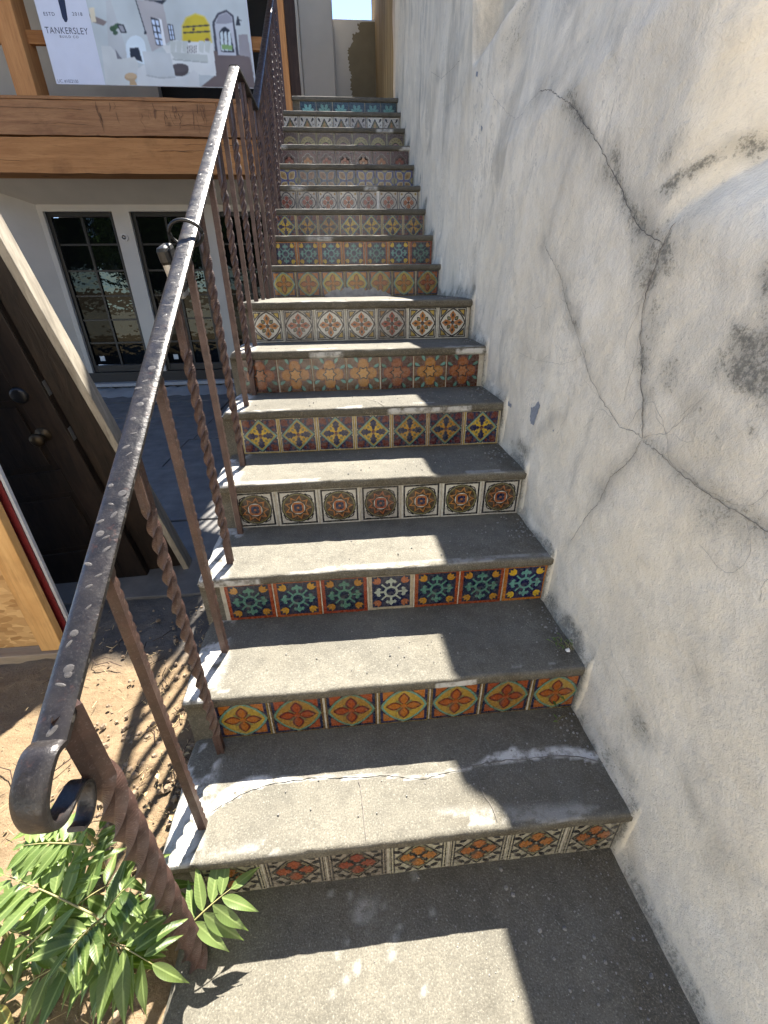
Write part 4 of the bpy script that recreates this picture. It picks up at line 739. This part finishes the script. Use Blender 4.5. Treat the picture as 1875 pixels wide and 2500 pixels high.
# balcony timbers
def beam(x0, x1, y0, y1, z0, z1, mat, name='beam'):
    m = MB(); n = 40; xs_ = np.linspace(x0, x1, n); V = []; F = []
    for i, x in enumerate(xs_):
        j = [NR.uniform(-.004, .004) for _ in range(4)]
        V += [(x, y0+j[0], z0+j[1]), (x, y0+j[2], z1+j[3]), (x, y1, z1), (x, y1, z0)]
        if i: F += [(i*4-4+k, i*4-4+(k+1) % 4, i*4+(k+1) % 4, i*4+k) for k in range(4)]
    F += [(0, 3, 2, 1), (n*4-4, n*4-3, n*4-2, n*4-1)]
    m.add(V, F); return m.build(name, mat, house)
beam(-9, -1.07, 6.0, 6.29, 2.63, 2.955, M_FIR); beam(-9, -1.07, 5.985, 6.29, 2.972, 3.27, M_FIRD); 
beam(-9, -1.07, 5.975, 6.3, 3.272, 3.3, M_FIRD, 'cap_board')
rk = random.Random(14)
BM_CRK = plain('timber_check', (.1, .05, .022), .9); BM_DRP = plain('timber_drip', (.17, .085, .042), .9, .3, 30)
for k in range(9):      # drying checks along both timbers
    x = rk.uniform(-4.6, -1.6); z = rk.choice([2.75, 2.84, 2.9, 3.06, 3.16, 3.2]); L = rk.uniform(.3, 1.1)
    v_, f_ = ribbon(jag([(x, z), (x+L*.5, z+rk.uniform(-.015, .015)), (x+L, z+rk.uniform(-.02, .02))], .05, .004, k), .0035, k)
    mk('check', [(a, (5.978 if b > 2.96 else 5.993), b) for a, b in v_], f_, BM_CRK, house)
for k in range(34):     # tar drips down the upper timber
    x = rk.choice([-3.25, -3.1, -2.75, -2.6, -2.4, -2.15, -1.95, -1.8])+rk.gauss(0, .05); z1 = rk.uniform(3.15, 3.265); L = rk.uniform(.05, .2)
    v_, f_ = ribbon(jag([(x, z1), (x+rk.uniform(-.02, .02), z1-L*.5), (x+rk.uniform(-.03, .03), max(2.98, z1-L))], .015, .006, k), rk.uniform(.004, .012), k)
    mk('drip', [(a, 5.9775, b) for a, b in v_], f_, BM_DRP, house)
m = MB(); m.box(-9, -1.07, 6.3, 8.3, 2.98, 3.28); m.build('balcony_floor', M_FIRD, house)
for a, b, y0, y1 in ((-4.045, -3.83, 6.0, 6.28), (-7.0, -6.78, 6.0, 6.28)):
    m = MB(); m.box(a, b, y0, y1, 3.302, 5.3); m.build('post', M_FIRZ, house, False, .006)
m = MB(); m.box(-1.178, -1.1, 5.97, 6.1, 3.05, 5.3); m.build('post', M_FIRZ, house, False, .004)
m = MB(); m.box(-1.26, -1.18, 6.04, 6.12, 3.05, 5.3); m.build('post', M_FIRZ, house, False, .004)
m = MB(); m.box(-1.098, -.985, 6.0, 6.06, 3.0, 5.3); m.build('charred_board', M_CHAR, house, False, .004)
m = MB(); m.box(-7, -1.27, 6.14, 6.19, 3.76, 3.87); m.build('rail_board', M_FIR, house, False, .004)
m = MB(); m.box(-9, -3.0, 7.6, 7.8, 3.28, 5.35); m.build('upper_wall', M_PLASTERD, house)
m = MB(); m.box(-1.1, -1.003, 7.19, 8.3, 3.0, 5.35); m.build('corner_pier', M_PLASTERD, house)
m = MB(); m.box(-3.0, -1.1, 7.75, 7.85, 3.28, 5.35); m.build('dark_opening', M_DARKROOM, house)
# roof out of view, added and outlined to cast the yard's shade
edge_ = [(a+1.023, b+3.685) for a, b in SOILSH[2:]]
ol = [(-9, 4.35), (-1.5, 4.4)]+edge_+[(-.45, 4.62), (-.45, 5.62), (-.69, 5.75), (-.69, 9.2), (-9, 9.2)]
n = len(ol); m = MB(); m.add([(a, b, 5.5) for a, b in ol]+[(a, b, 5.62) for a, b in ol], [tuple(range(n))[::-1], tuple(range(n, 2*n))]+[(k, (k+1) % n, n+(k+1) % n, n+k) for k in range(n)])
m.build('added_roof', plain('added_roof_boards', (.3, .2, .12), .8, .2, 4), house)
# plastered block and low parapet at the head of the stairs
hw = thing('stair_head_wall', 'pale plaster wall with a raw olive patch closing the top of the stairs', 'wall', (-.5, 7.4, 3.1))
m = MB(); m.box(-1.0, -.572, 7.2, 8.4, 3.0, 5.25); m.build('pier', M_PLASTER, hw, False, .02)
m = MB(); m.box(-.572, .02, 7.6, 7.85, 3.0, 4.6); m.build('parapet', M_PLASTER, hw, False, .02)
rr = random.Random(8); L_ = [(-.335, 3.05), (-.33, 3.5), (-.335, 3.8), (-.36, 3.95), (-.345, 4.05), (-.385, 4.2), (-.37, 4.3), (-.3, 4.38), (-.31, 4.45), (-.22, 4.47), (-.24, 4.55), (-.18, 4.57)]
L_ = jag(L_, .012, .016, 3); pl = L_+[(.0, 4.575), (.0, 3.05)]
m = MB(); n = len(pl); m.add([(a, 7.596, b) for a, b in pl]+[(a, 7.6, b) for a, b in pl], [tuple(range(n)), *[(k, (k+1) % n, n+(k+1) % n, n+k) for k in range(n)]])
m.build('raw_plaster_patch', M_PATCH, hw)

# ------------------------------------------------------------------ builder's banner
YBN = 5.95
def flat(c, rough=.45): return plain('print_%02x%02x%02x' % tuple(int(q*255) for q in c), c, rough, .03, 8)
bn = thing('banner', 'builder\'s printed sign of a bright living room hung above the balcony beam', 'banner', (-2.5, YBN, 3.39))
m = MB(); x0, x1 = BQ['white'][3][0], BQ['photo'][2][0]
m.box(x0-.008, x1+.008, YBN+.002, YBN+.014, 3.387, 4.75); m.build('board', flat((.6, .62, .68)), bn)
def quad(pts, c, l, name='print'):
    p = [(a, YBN-.0006*l, b) for a, b in pts]
    ar = sum(pts[i-1][0]*pts[i][1]-pts[i][0]*pts[i-1][1] for i in range(len(pts)))
    return p if ar > 0 else p[::-1]
def tall(pts):   # carry the two printed fields up past the frame
    t = [list(p) for p in pts]; t[0][1] = t[1][1] = 4.74; t[0][0] = pts[3][0]; t[1][0] = pts[2][0]; return t
jx = BQ['photo'][3][0]
m = MB(); p = [(x0, YBN, 3.39), (jx, YBN, 3.39), (jx, YBN, 4.74), (x0, YBN, 4.74)]; m.add(p, [(0, 1, 2, 3)]); m.build('white_field', flat((.62, .64, .72)), bn)
m = MB(); p = [(jx+.0005, YBN, 3.39), (x1, YBN, 3.39), (x1, YBN, 4.74), (jx+.0005, YBN, 4.74)]; m.add(p, [(0, 1, 2, 3)])
ph = m.build('photograph', flat((.5, .55, .55)), bn)
zt_ = 4.08; NXP, NZP = 330, 150; qx = np.linspace(jx+.001, x1, NXP); qz = np.linspace(3.391, zt_, NZP); QX, QZ = np.meshgrid(qx, qz, indexing='ij')
img = np.zeros((NXP, NZP, 3)); img[:] = (.50, .545, .545)
for c, pts, l in sorted(BPIC, key=lambda q: q[2]):
    ins = np.zeros(QX.shape, bool)
    for (ax, az), (bx_, bz) in zip(pts, pts[1:]+pts[:1]):
        cr_ = ((az > QZ) != (bz > QZ)); ins ^= cr_ & (QX < (bx_-ax)*(QZ-az)/((bz-az) if bz != az else 1e-9)+ax)
    img[ins] = c
soft = img.copy()
for _ in range(2): soft = (np.roll(soft, 1, 0)+np.roll(soft, -1, 0)+np.roll(soft, 1, 1)+np.roll(soft, -1, 1)+2*soft)/6
wide = soft.copy()
for _ in range(30): wide = (np.roll(wide, 1, 0)+np.roll(wide, -1, 0)+np.roll(wide, 1, 1)+np.roll(wide, -1, 1))/4
img = np.clip(soft*(.80+.2*soft/np.maximum(wide, .02)).clip(.6, 1.1)*(.86+.28*fbm(QX*5, QZ*5, 600, 3))[..., None], 0, 1)
V = np.stack([QX, np.full_like(QX, YBN-.0008), QZ], -1).reshape(-1, 3); tp = NT('printed_photograph'); tp.done(tp.attr('Col', 'Color'), .4)
me = mesh('room_picture', V, gridf(NXP, NZP), tp.m); ca = me.color_attributes.new('Col', 'FLOAT_COLOR', 'POINT')
ca.data.foreach_set('color', np.concatenate([img.reshape(-1, 3), np.ones((NXP*NZP, 1))], 1).astype(np.float32).ravel()); obj('room_picture', me, ph)
INK = flat((.012, .018, .05))
m = MB(); lg = [list(p) for p in BLOGO]; m.add(quad(lg, 0, 1), [tuple(range(len(lg)))]); xa, xb = BLOGO[0][0], BLOGO[1][0]; zl = BLOGO[0][1]
m.add([(xa, YBN-.0006, zl+.001), (xb, YBN-.0006, zl+.001), (xb, YBN-.0006, 4.5), (xa, YBN-.0006, 4.5)], [(0, 1, 2, 3)])
m.add([(xa-.12, YBN-.0006, 4.42), (xa-.001, YBN-.0006, 4.42), (xa-.001, YBN-.0006, 4.5), (xa-.12, YBN-.0006, 4.5)], [(0, 1, 2, 3)]); m.add([(xb+.001, YBN-.0006, 4.42), (xb+.12, YBN-.0006, 4.42), (xb+.12, YBN-.0006, 4.5), (xb+.001, YBN-.0006, 4.5)], [(0, 1, 2, 3)])
m.build('logo', INK, bn)
def text(s, xl_, xr_, zb, ht, space=1., weight=0.):
    cu = bpy.data.curves.new('lettering', 'FONT'); cu.body = s; cu.size = 1; cu.space_character = space; cu.offset = weight; cu.resolution_u = 4
    to = bpy.data.objects.new('lettering', cu); COL.objects.link(to); dg = bpy.context.evaluated_depsgraph_get()
    me = bpy.data.meshes.new_from_object(to.evaluated_get(dg)); bpy.data.objects.remove(to)
    co = np.zeros(len(me.vertices)*3); me.vertices.foreach_get('co', co); co = co.reshape(-1, 3)
    a, b = co[:, 0].min(), co[:, 0].max(); c, d = co[:, 1].min(), co[:, 1].max()
    X = xl_+(co[:, 0]-a)/(b-a)*(xr_-xl_); Z = zb+(co[:, 1]-c)/(d-c)*ht
    me.vertices.foreach_set('co', np.stack([X, np.full_like(X, YBN-.0008), Z], 1).ravel()); me.materials.clear(); me.materials.append(INK); me.update()
    return obj('lettering', me, bn)
text('ESTD', -3.519, -3.413, 3.906, .026, 1.25, .004); text('2018', -3.24, -3.142, 3.912, .026, 1.25, .004)
text('TANKERSLEY', -3.545, -3.125, 3.776, .049, 1.1); text('BUILD CO', -3.418, -3.234, 3.746, .019, 1.3, .006)
text('LIC. #1022150', -3.556, -3.348, 3.397, .028, 1.0)

# ------------------------------------------------------------------ salvaged door, jamb and site board leaning in the yard
def frame_from(p0, p1, side):
    u = (Vector(p1)-Vector(p0)).normalized(); s = (Vector(side)-u*u.dot(Vector(side))).normalized(); n = s.cross(u)
    M = Matrix((s, n, u)).transposed().to_4x4(); M.translation = Vector(p0); return M
# local frame: x along the face to the right, y into the face, z up the leaning length
MD = frame_from((-1.85, 1.53, -.01), (-1.935, 1.3, 1.361), (1, .06, 0)) @ Matrix.Diagonal((1, -1, 1, 1))
door = thing('door', 'dark brown panelled door with brass knob leaning in the yard', 'door', (-2.2, 1.5, 0))
m = MB(); T = .045; Wd = .86; Hd = 2.05
m.box(-Wd, 0, .010, T, 0, Hd, 0, MD); m.build('core', M_DOOR, door, False, .002)
stl = .115; rails_ = [(0, .24), (.60, .72), (1.06, 1.2), (1.55, 1.66), (Hd-.13, Hd)]
m = MB(); m.box(-stl, 0, 0, .0095, 0, Hd, 0, MD); m.build('stile', M_DOOR, door, False, .003)
m = MB(); m.box(-Wd, -Wd+stl, 0, .0095, 0, Hd, 0, MD); m.build('stile', M_DOOR, door, False, .003)
for a, b in rails_: m = MB(); m.box(-Wd+stl+.001, -stl-.001, 0, .0095, a, b, 0, MD); m.build('cross_rail', M_DOOR, door, False, .003)
for (a, b), (c, d) in zip(rails_[:-1], rails_[1:]):
    m = MB(); m.box(-Wd+stl+.03, -stl-.03, .002, .0095, b+.03, c-.03, 0, MD); m.build('panel', M_DOOR, door, False, .008)
BRASS = plain('tarnished_brass', (.06, .045, .028), .5, .2, 30, None, .05, .9)
def lathe(prof, c, ax, name, mat, parent, M0):
    m = MB(); n = 16; V = []; F = []
    for i, (r, t) in enumerate(prof):
        V += [M0 @ Vector((c[0]+r*math.cos(6.2832*k/n), c[1]-t, c[2]+r*math.sin(6.2832*k/n))) for k in range(n)]
        if i: F += [(i*n-n+k, i*n-n+(k+1) % n, i*n+(k+1) % n, i*n+k) for k in range(n)]
    F.append(tuple((len(prof)-1)*n+k for k in range(n))); m.add(V, F); return m.build(name, mat, parent, True)
lathe([(.032, 0), (.03, .006), (.013, .009), (.011, .03), (.02, .038), (.029, .05), (.029, .06), (.02, .07), (.004, .073)], (-.1, 0, .9), 1, 'knob', BRASS, door, MD)
lathe([(.034, 0), (.032, .012), (.024, .016), (.006, .018)], (-.1, 0, 1.08), 1, 'deadbolt', M_BLACK, door, MD)
for z in (.88, 1.09): m = MB(); m.box(.0005, .002, .012, .036, z-.03, z+.03, 0, MD); m.build('latch_plate', M_STEEL, door)
MJ = frame_from((-1.645, 1.67, -.01), (-1.845, 1.35, 1.67), (1, .15, 0))
jamb = thing('door_jamb', 'long weathered grey door jamb timber leaning beside the dark door', 'timber', (-1.65, 1.67, 0))
m = MB(); m.box(-.03, 0, .0, .1, 0, 2.5, 0, MJ); m.build('jamb_board', M_GREYW, jamb, False, .003)
m = MB(); m.box(-.26, -.032, .015, .05, .0, 2.5, 0, MJ); m.build('casing', M_DOOR, jamb, False, .004)
m = MB(); m.box(-.06, -.032, -.02, .014, .0, 2.5, 0, MJ); m.build('stop_strip', M_DOOR, jamb, False, .004)
ob_ = thing('site_board', 'strand board panel on pine studs with a red edged sheet standing behind it', 'panel', (-2.2, .95, 0))
m = MB(); m.box(-3.2, -2.06, .97, .985, .04, 1.5); m.build('strand_board', M_OSB, ob_)
m = MB(); m.box(-2.055, -1.965, .93, .968, .04, 1.5); m.build('stud', M_PINE, ob_, False, .003)
m = MB(); m.box(-3.2, -1.97, .915, 1.01, -.02, .037); m.build('bottom_plate', M_PINEX, ob_, False, .003)
m = MB(); m.box(-3.2, -1.955, .99, .9965, .0, 1.5); m.build('red_sheet', plain('red_paint', (.13, .01, .012), .5), ob_)
m = MB(); m.box(-3.2, -1.945, .998, 1.012, .0, 1.5); m.build('metal_edge', plain('pale_sheet', (.45, .47, .5), .4), ob_)
m = MB(); V = []; F = []; ns = 60
for i in range(ns+1):
    x = -4.6+3.3*i/ns; V += [(x, 6.25+.05*math.sin(i*1.3), .004), (x, 6.4, .03+.02*NR.rand()), (x, 6.6, .06+.03*NR.rand())]
    if i: F += [(i*3-3, i*3, i*3+1, i*3-2), (i*3-2, i*3+1, i*3+2, i*3-1)]
m.add(V, F); prop(m.build('plastic_sheet', M_SHEET, None, True), 'crumpled grey plastic sheet along the foot of the french windows', 'sheet')

# ------------------------------------------------------------------ plants
def leaflet_mesh(name, w, mat, fold=.16, droop=.16):
    n = 9; V = []; F = []
    for i in range(n+1):
        t = i/n; hw_ = w*math.sin(math.pi*min(1, t**.72))*(1-.25*t) if 0 < i < n else (.018 if i == 0 else .002)
        z = -droop*t*t; wv = .02*math.sin(t*9)
        V += [(-hw_, t, z+hw_*fold*2+wv), (0, t, z), (hw_, t, z+hw_*fold*2-wv)]
        if i: F += [(i*3-3, i*3-2, i*3+1, i*3), (i*3-2, i*3-1, i*3+2, i*3+1)]
    return mesh(name, V, F, mat, True)
LM = [leaflet_mesh('leaflet', .165, M_LEAF), leaflet_mesh('leaflet_slim', .15, M_LEAF, .22, .3), leaflet_mesh('leaflet_b', .155, M_LEAFB, .12, .12), leaflet_mesh('leaflet_r', .09, M_LEAFR, .3, .1), leaflet_mesh('leaflet_y', .15, M_LEAFY, .3, .4)]
def basis(y, up):
    y = y.normalized(); x = y.cross(up).normalized(); z = x.cross(y); return Matrix((x, y, z)).transposed()
def comp_leaf(plant, P0, P1, pairs, size, kind, r, sag=.06, up=None):
    P0, P1 = Vector(P0), Vector(P1); L = (P1-P0).length; up = (up or Vector((r.uniform(-.25, .25), r.uniform(-.25, .25), 1))).normalized()
    pt = lambda t: P0.lerp(P1, t)+Vector((0, 0, sag*math.sin(math.pi*t)*L*2))
    m = MB(); m.tube([pt(k/8) for k in range(9)], [.0024-.0016*k/8 for k in range(9)], 5); lf = m.build('leaf', M_STEM, plant, True)
    for k in range(pairs+1):
        t = .2+.8*k/pairs; d = (pt(min(1, t+.03))-pt(t-.03)).normalized(); side = d.cross(up).normalized()
        for s in ((1, -1) if k < pairs else (0,)):
            ang = math.radians(r.uniform(62, 82)*(1-.3*t)) if s else 0
            dr = (d*math.cos(ang)+side*s*math.sin(ang)+up*r.uniform(-.25, .12)).normalized()
            sz = size*(1-.45*abs(t-.5)**1.5*2)*r.uniform(.72, 1.15)
            b = basis(dr, (up+side*s*r.uniform(-.3, .3)+d*r.uniform(-.2, .2)).normalized())
            mw = Matrix.Translation(pt(t)+side*s*.003) @ b.to_4x4() @ Matrix.Scale(sz, 4)
            obj('leaflet', LM[4 if kind == 0 and r.random() < .05 else (kind if kind != 0 or r.random() < .6 else 1)], lf, mw)
def sapling(label, base, h, lean, seed, leaves, auto=0, size=.085, length=.26):
    r = random.Random(seed); t = thing('sapling', label, 'plant', base, 'tree seedlings beside the newel post'); b = Vector(base)
    top = b+Vector((lean[0], lean[1], h)); mid = b.lerp(top, .5)+Vector((r.uniform(-.02, .02), r.uniform(-.02, .02), 0))
    m = MB(); m.tube([b-Vector((0, 0, .03)), b.lerp(mid, .5), mid, mid.lerp(top, .5), top], [.0065, .006, .005, .004, .0025], 7); m.build('stem', M_STEM, t, True)
    for (P0, P1, kind, pairs, sz) in leaves: comp_leaf(t, P0, P1, pairs, sz, kind, r, .03, Vector((.15, -.4, .9)) if pairs == 4 else None)
    a0 = r.uniform(0, 6.28)
    for k in range(auto):
        a = a0+k*2.4; f = .35+.6*k/max(1, auto-1); p = b.lerp(top, f); l = length*r.uniform(.75, 1.15)
        e = p+Vector((math.cos(a)*l, math.sin(a)*l, r.uniform(-.02, .09)))
        comp_leaf(t, p, e, r.choice([4, 5, 5, 6]), size*r.uniform(.95, 1.35), 0, r)
    for k in range(7):   # young red tip
        a = k*.9; d = Vector((math.cos(a)*.6, math.sin(a)*.6, 1)); mw = Matrix.Translation(top) @ basis(d, Vector((math.cos(a), math.sin(a), -.3))).to_4x4() @ Matrix.Scale(.045, 4); obj('young_leaf', LM[3], t, mw)
LV = LEAVES
sapling('seedling with one bright green leaf reaching over the lowest step', (-1.19, -.04, -.02), .12, (.05, -.03), 1, [(LV[0][0], LV[0][1], 2, 4, .13)], 0)
sapling('tallest tree seedling with long pale leaves spreading left under the rail scroll', (-1.412, .065, -.02), .42, (.06, -.05), 2, [(LV[1][0], LV[1][1], 2, 7, .1), (LV[2][0], LV[2][1], 2, 6, .09), (LV[3][0], LV[3][1], 2, 7, .075), (LV[4][0], LV[4][1], 2, 6, .085)], 0)
sapling('dense green seedling crowding the foot of the twisted newel post', (-1.254, -.13, -.02), .3, (.0, -.02), 3, [(LV[6][0], LV[6][1], 0, 5, .085), (LV[7][0], LV[7][1], 0, 5, .09)], 3, .082, .17)
sapling('seedling with dark drooping leaves at the lower left corner', (-1.427, -.15, -.02), .33, (.01, -.02), 4, [(LV[5][0], LV[5][1], 0, 6, .09)], 4, .088, .22)
sapling('low seedling spilling its leaves over bare soil at the left edge', (-1.56, -.06, -.02), .22, (-.02, .0), 5, [], 4, .08, .2)
sapling('short leafy seedling half hidden behind the newel post', (-1.37, -.01, -.02), .2, (.0, -.02), 6, [], 3, .08, .15)
def weed(label, c, n, sc, seed):
    r = random.Random(seed); t = thing('weed', label, 'weed', c); m = MB()
    for k in range(n):
        p = Vector(c)+Vector((r.uniform(-.05, .01)*sc, r.uniform(-.02, .03)*sc, 0)); e = p+Vector((r.uniform(-.03, .0), r.uniform(-.03, .02), r.uniform(.01, .04)))*sc; m.tube([p, e], .0006, 4)
        d = Vector((r.uniform(-1, .2), r.uniform(-1, 1), r.uniform(-.1, .5))); obj('leaf', LM[0], t, Matrix.Translation(e) @ basis(d, Vector((0, 0, 1))).to_4x4() @ Matrix.Scale(r.uniform(.01, .022)*sc, 4))
    m.build('stems', M_STEM, t)
weed('tiny mossy weed in the corner of the second step by the wall', (-.012, .385, zt(2)+.004), 26, .8, 1)
weed('small round leafed weed in the wall joint of the lowest step', (-.01, .295, zt(1)+.004), 7, 1.5, 2)

# ------------------------------------------------------------------ loose grit, litter
M_CLOD = plain('clod', (.2, .145, .095), .95, .35, 50, 200, .6)
def blobs(name, pts, label, cat, mat, seed, flat_=.6):
    r = random.Random(seed); m = MB()
    for (x, y, z, s) in pts:
        an = r.uniform(0, 6.28); V = []
        for k in range(6): V.append((x+s*r.uniform(.7, 1.15)*math.cos(an+k*1.047), y+s*r.uniform(.7, 1.15)*math.sin(an+k*1.047), z-.001))
        for k in range(6): V.append((x+s*.6*r.uniform(.6, 1.1)*math.cos(an+k*1.047), y+s*.6*r.uniform(.6, 1.1)*math.sin(an+k*1.047), z+s*flat_*r.uniform(.7, 1.2)))
        m.add(V, [(k, (k+1) % 6, 6+(k+1) % 6, 6+k) for k in range(6)]+[tuple(range(6, 12))])
    o = m.build(name, mat); prop(o, label, cat, None, 'stuff'); return o
rg = random.Random(21); pts = [(a, b, .002, rg.uniform(.003, .007)) for a, b in STONES]
for _ in range(420):
    x = -abs(rg.gauss(0, .28))-.01; y = rg.uniform(-.5, -.01); pts.append((max(-1.1, x), y, .0012, rg.choice([.0009, .0012, .0016, .0022, .003])))
for i in range(1, 8):
    for _ in range(110 if i < 6 else 40):
        x = -abs(rg.gauss(0, .3))-.01 if rg.random() < .7 else rg.uniform(-1.1, -.05); y = yr(i)+rg.uniform(.03, .30); pts.append((max(-1.12, x), y, zt(i)+.004, rg.choice([.0008, .001, .0013, .0018, .0024, .0034])))
    for _ in range(26):
        pts.append((-abs(rg.gauss(0, .05))-.005, yr(i)+rg.uniform(.12, .3), zt(i)+.004, rg.uniform(.002, .005)))
blobs('grit', pts, 'loose pale grit scattered over the treads and pad', 'grit', M_STONE, 5)
cl = [(-1.22-abs(rg.gauss(0, .3)), rg.uniform(-.3, 1.2), .004, rg.choice([.003, .004, .006, .009, .014])) for _ in range(420)]
cl += [(-1.5+rg.gauss(0, .05), .43+rg.gauss(0, .06), .012, rg.uniform(.004, .018)) for _ in range(60)]
blobs('soil_clods', cl, 'dry clods and small stones lying on the bare soil', 'clods', M_CLOD, 15, .7)
st = blobs('pebble', [(-.022, .372, zt(2)+.004, .009)], 'white pebble by the weed on the second step', 'pebble', plain('white_stone', (.65, .64, .62), .8), 6); st.pop('kind')
m = MB(); rl = random.Random(31)
for _ in range(700):
    x = rl.uniform(-2.2, -1.19); y = rl.uniform(-.4, 1.2); z = .012; a = rl.uniform(0, 6.28); l = rl.uniform(.008, .035)
    if rl.random() < .6: x = -1.2-abs(rl.gauss(0, .13))
    m.tube([(x, y, z-.006+rl.uniform(0, .012)), (x+l*math.cos(a), y+l*math.sin(a), z+rl.uniform(-.006, .012))], rl.uniform(.0005, .0012), 4)
for _ in range(70):
    x = -1.21-abs(rl.gauss(0, .1)); y = rl.uniform(-.3, 1.0); a = rl.uniform(0, 6.28); l = rl.uniform(.01, .028); z = .018+rl.uniform(-.006, .01); c, s = math.cos(a)*l, math.sin(a)*l
    m.add([(x, y, z), (x+c*.5-s*.3, y+s*.5+c*.3, z+.006), (x+c, y+s, z+.002), (x+c*.5+s*.3, y+s*.5-c*.3, z+.005)], [(0, 1, 2, 3)])
for _ in range(60):     # small twigs
    x = rl.uniform(-2.0, -1.22); y = rl.uniform(-.2, 1.0); a = rl.uniform(0, 6.28); l = rl.uniform(.04, .12)
    m.tube([(x, y, .012), (x+l*.5*math.cos(a), y+l*.5*math.sin(a), .018), (x+l*math.cos(a+.3), y+l*math.sin(a+.3), .014)], rl.uniform(.001, .002), 5, 1)
prop(m.build('dry_litter', [M_STRAW, M_CHAR]), 'dry straw and dead leaf litter on the bare soil', 'litter', None, 'stuff')

# ------------------------------------------------------------------ garden behind the photographer, seen mirrored in the panes
def back_tree(x, y, h, rad, seed, label):
    r = random.Random(seed); t = thing('garden_tree', label, 'tree', (x, y, 0), 'trees across the yard')
    m = MB(); m.tube([(x, y, -.1), (x+.1, y, h*.3), (x, y+.1, h*.55)], [.22, .16, .09], 9)
    for k in range(6):
        a = k*1.05; m.tube([(x, y, h*.35+k*.1), (x+math.cos(a)*rad*.6, y+math.sin(a)*rad*.6, h*.6+k*.12)], [.07, .025], 6)
    m.build('trunk', M_CHAR, t); V = []; F = []
    for _ in range(9000):
        while True:
            p = Vector((r.uniform(-1, 1), r.uniform(-1, 1), r.uniform(-1, 1)))
            if .3 < p.length < 1 and math.sin(p.x*5+seed)+math.sin(p.y*6)+math.sin(p.z*7) > -.9: break
        c = Vector((x+p.x*rad, y+p.y*rad, h*.6+p.z*h*.42)); a = Vector((r.uniform(-1, 1), r.uniform(-1, 1), r.uniform(-1, 1))).normalized()*.2; b = a.orthogonal().normalized()*.11
        n = len(V); V += [c-a, c+b, c+a, c-b]; F.append((n, n+1, n+2, n+3))
    cr = mk('crown', V, F, plain('tree_leaf', (.06, .11, .025), .6, .4, 1.5), t); cr['kind'] = 'stuff'
back_tree(-8.2, -7, 8.0, 3.6, 1, 'leafy green tree mirrored in the left french window'); back_tree(-3.6, -8, 8.5, 3.6, 2, 'leafy green tree mirrored in the middle french window'); back_tree(-13, -6.5, 8, 3.6, 3, 'leafy green tree mirrored at the far left pane')
fw_ = thing('yard_wall', 'low white yard wall mirrored in the lower window panes', 'wall', (-7, -4.5, 0))
m = MB(); m.box(-14, -2.2, -4.6, -4.4, -.1, .8); m.build('wall_body', M_PLASTERD, fw_, False, .02)

nb = thing('fill_bounce_house', 'white house front added unseen behind the viewer to bounce sunlight into the shade', 'house', (1, -3.4, 0))  # added unseen house; its sunlit white wall bounces fill onto shaded steps and wall
m = MB(); m.box(-2.4, 5.5, -3.7, -3.35, -.1, 4.6); m.build('wall', plain('bounce_white_plaster', (.8, .78, .73), .9, .03, 3), nb, False, .01)
for x in (-1.2, 1.6, 4.0):
    m = MB(); m.box(x-.45, x+.45, -3.349, -3.32, 1.6, 2.9); w_ = m.build('window', M_BLACK, nb, False, .005)
    m = MB(); m.box(x-.38, x+.38, -3.3195, -3.315, 1.67, 2.83); m.build('pane', M_GLASS, w_)
m = MB(); m.box(-2.6, 5.7, -3.95, -3.2, 4.601, 4.75); m.build('added_roof', plain('clay_roof', (.3, .13, .07), .8, .2, 8), nb)
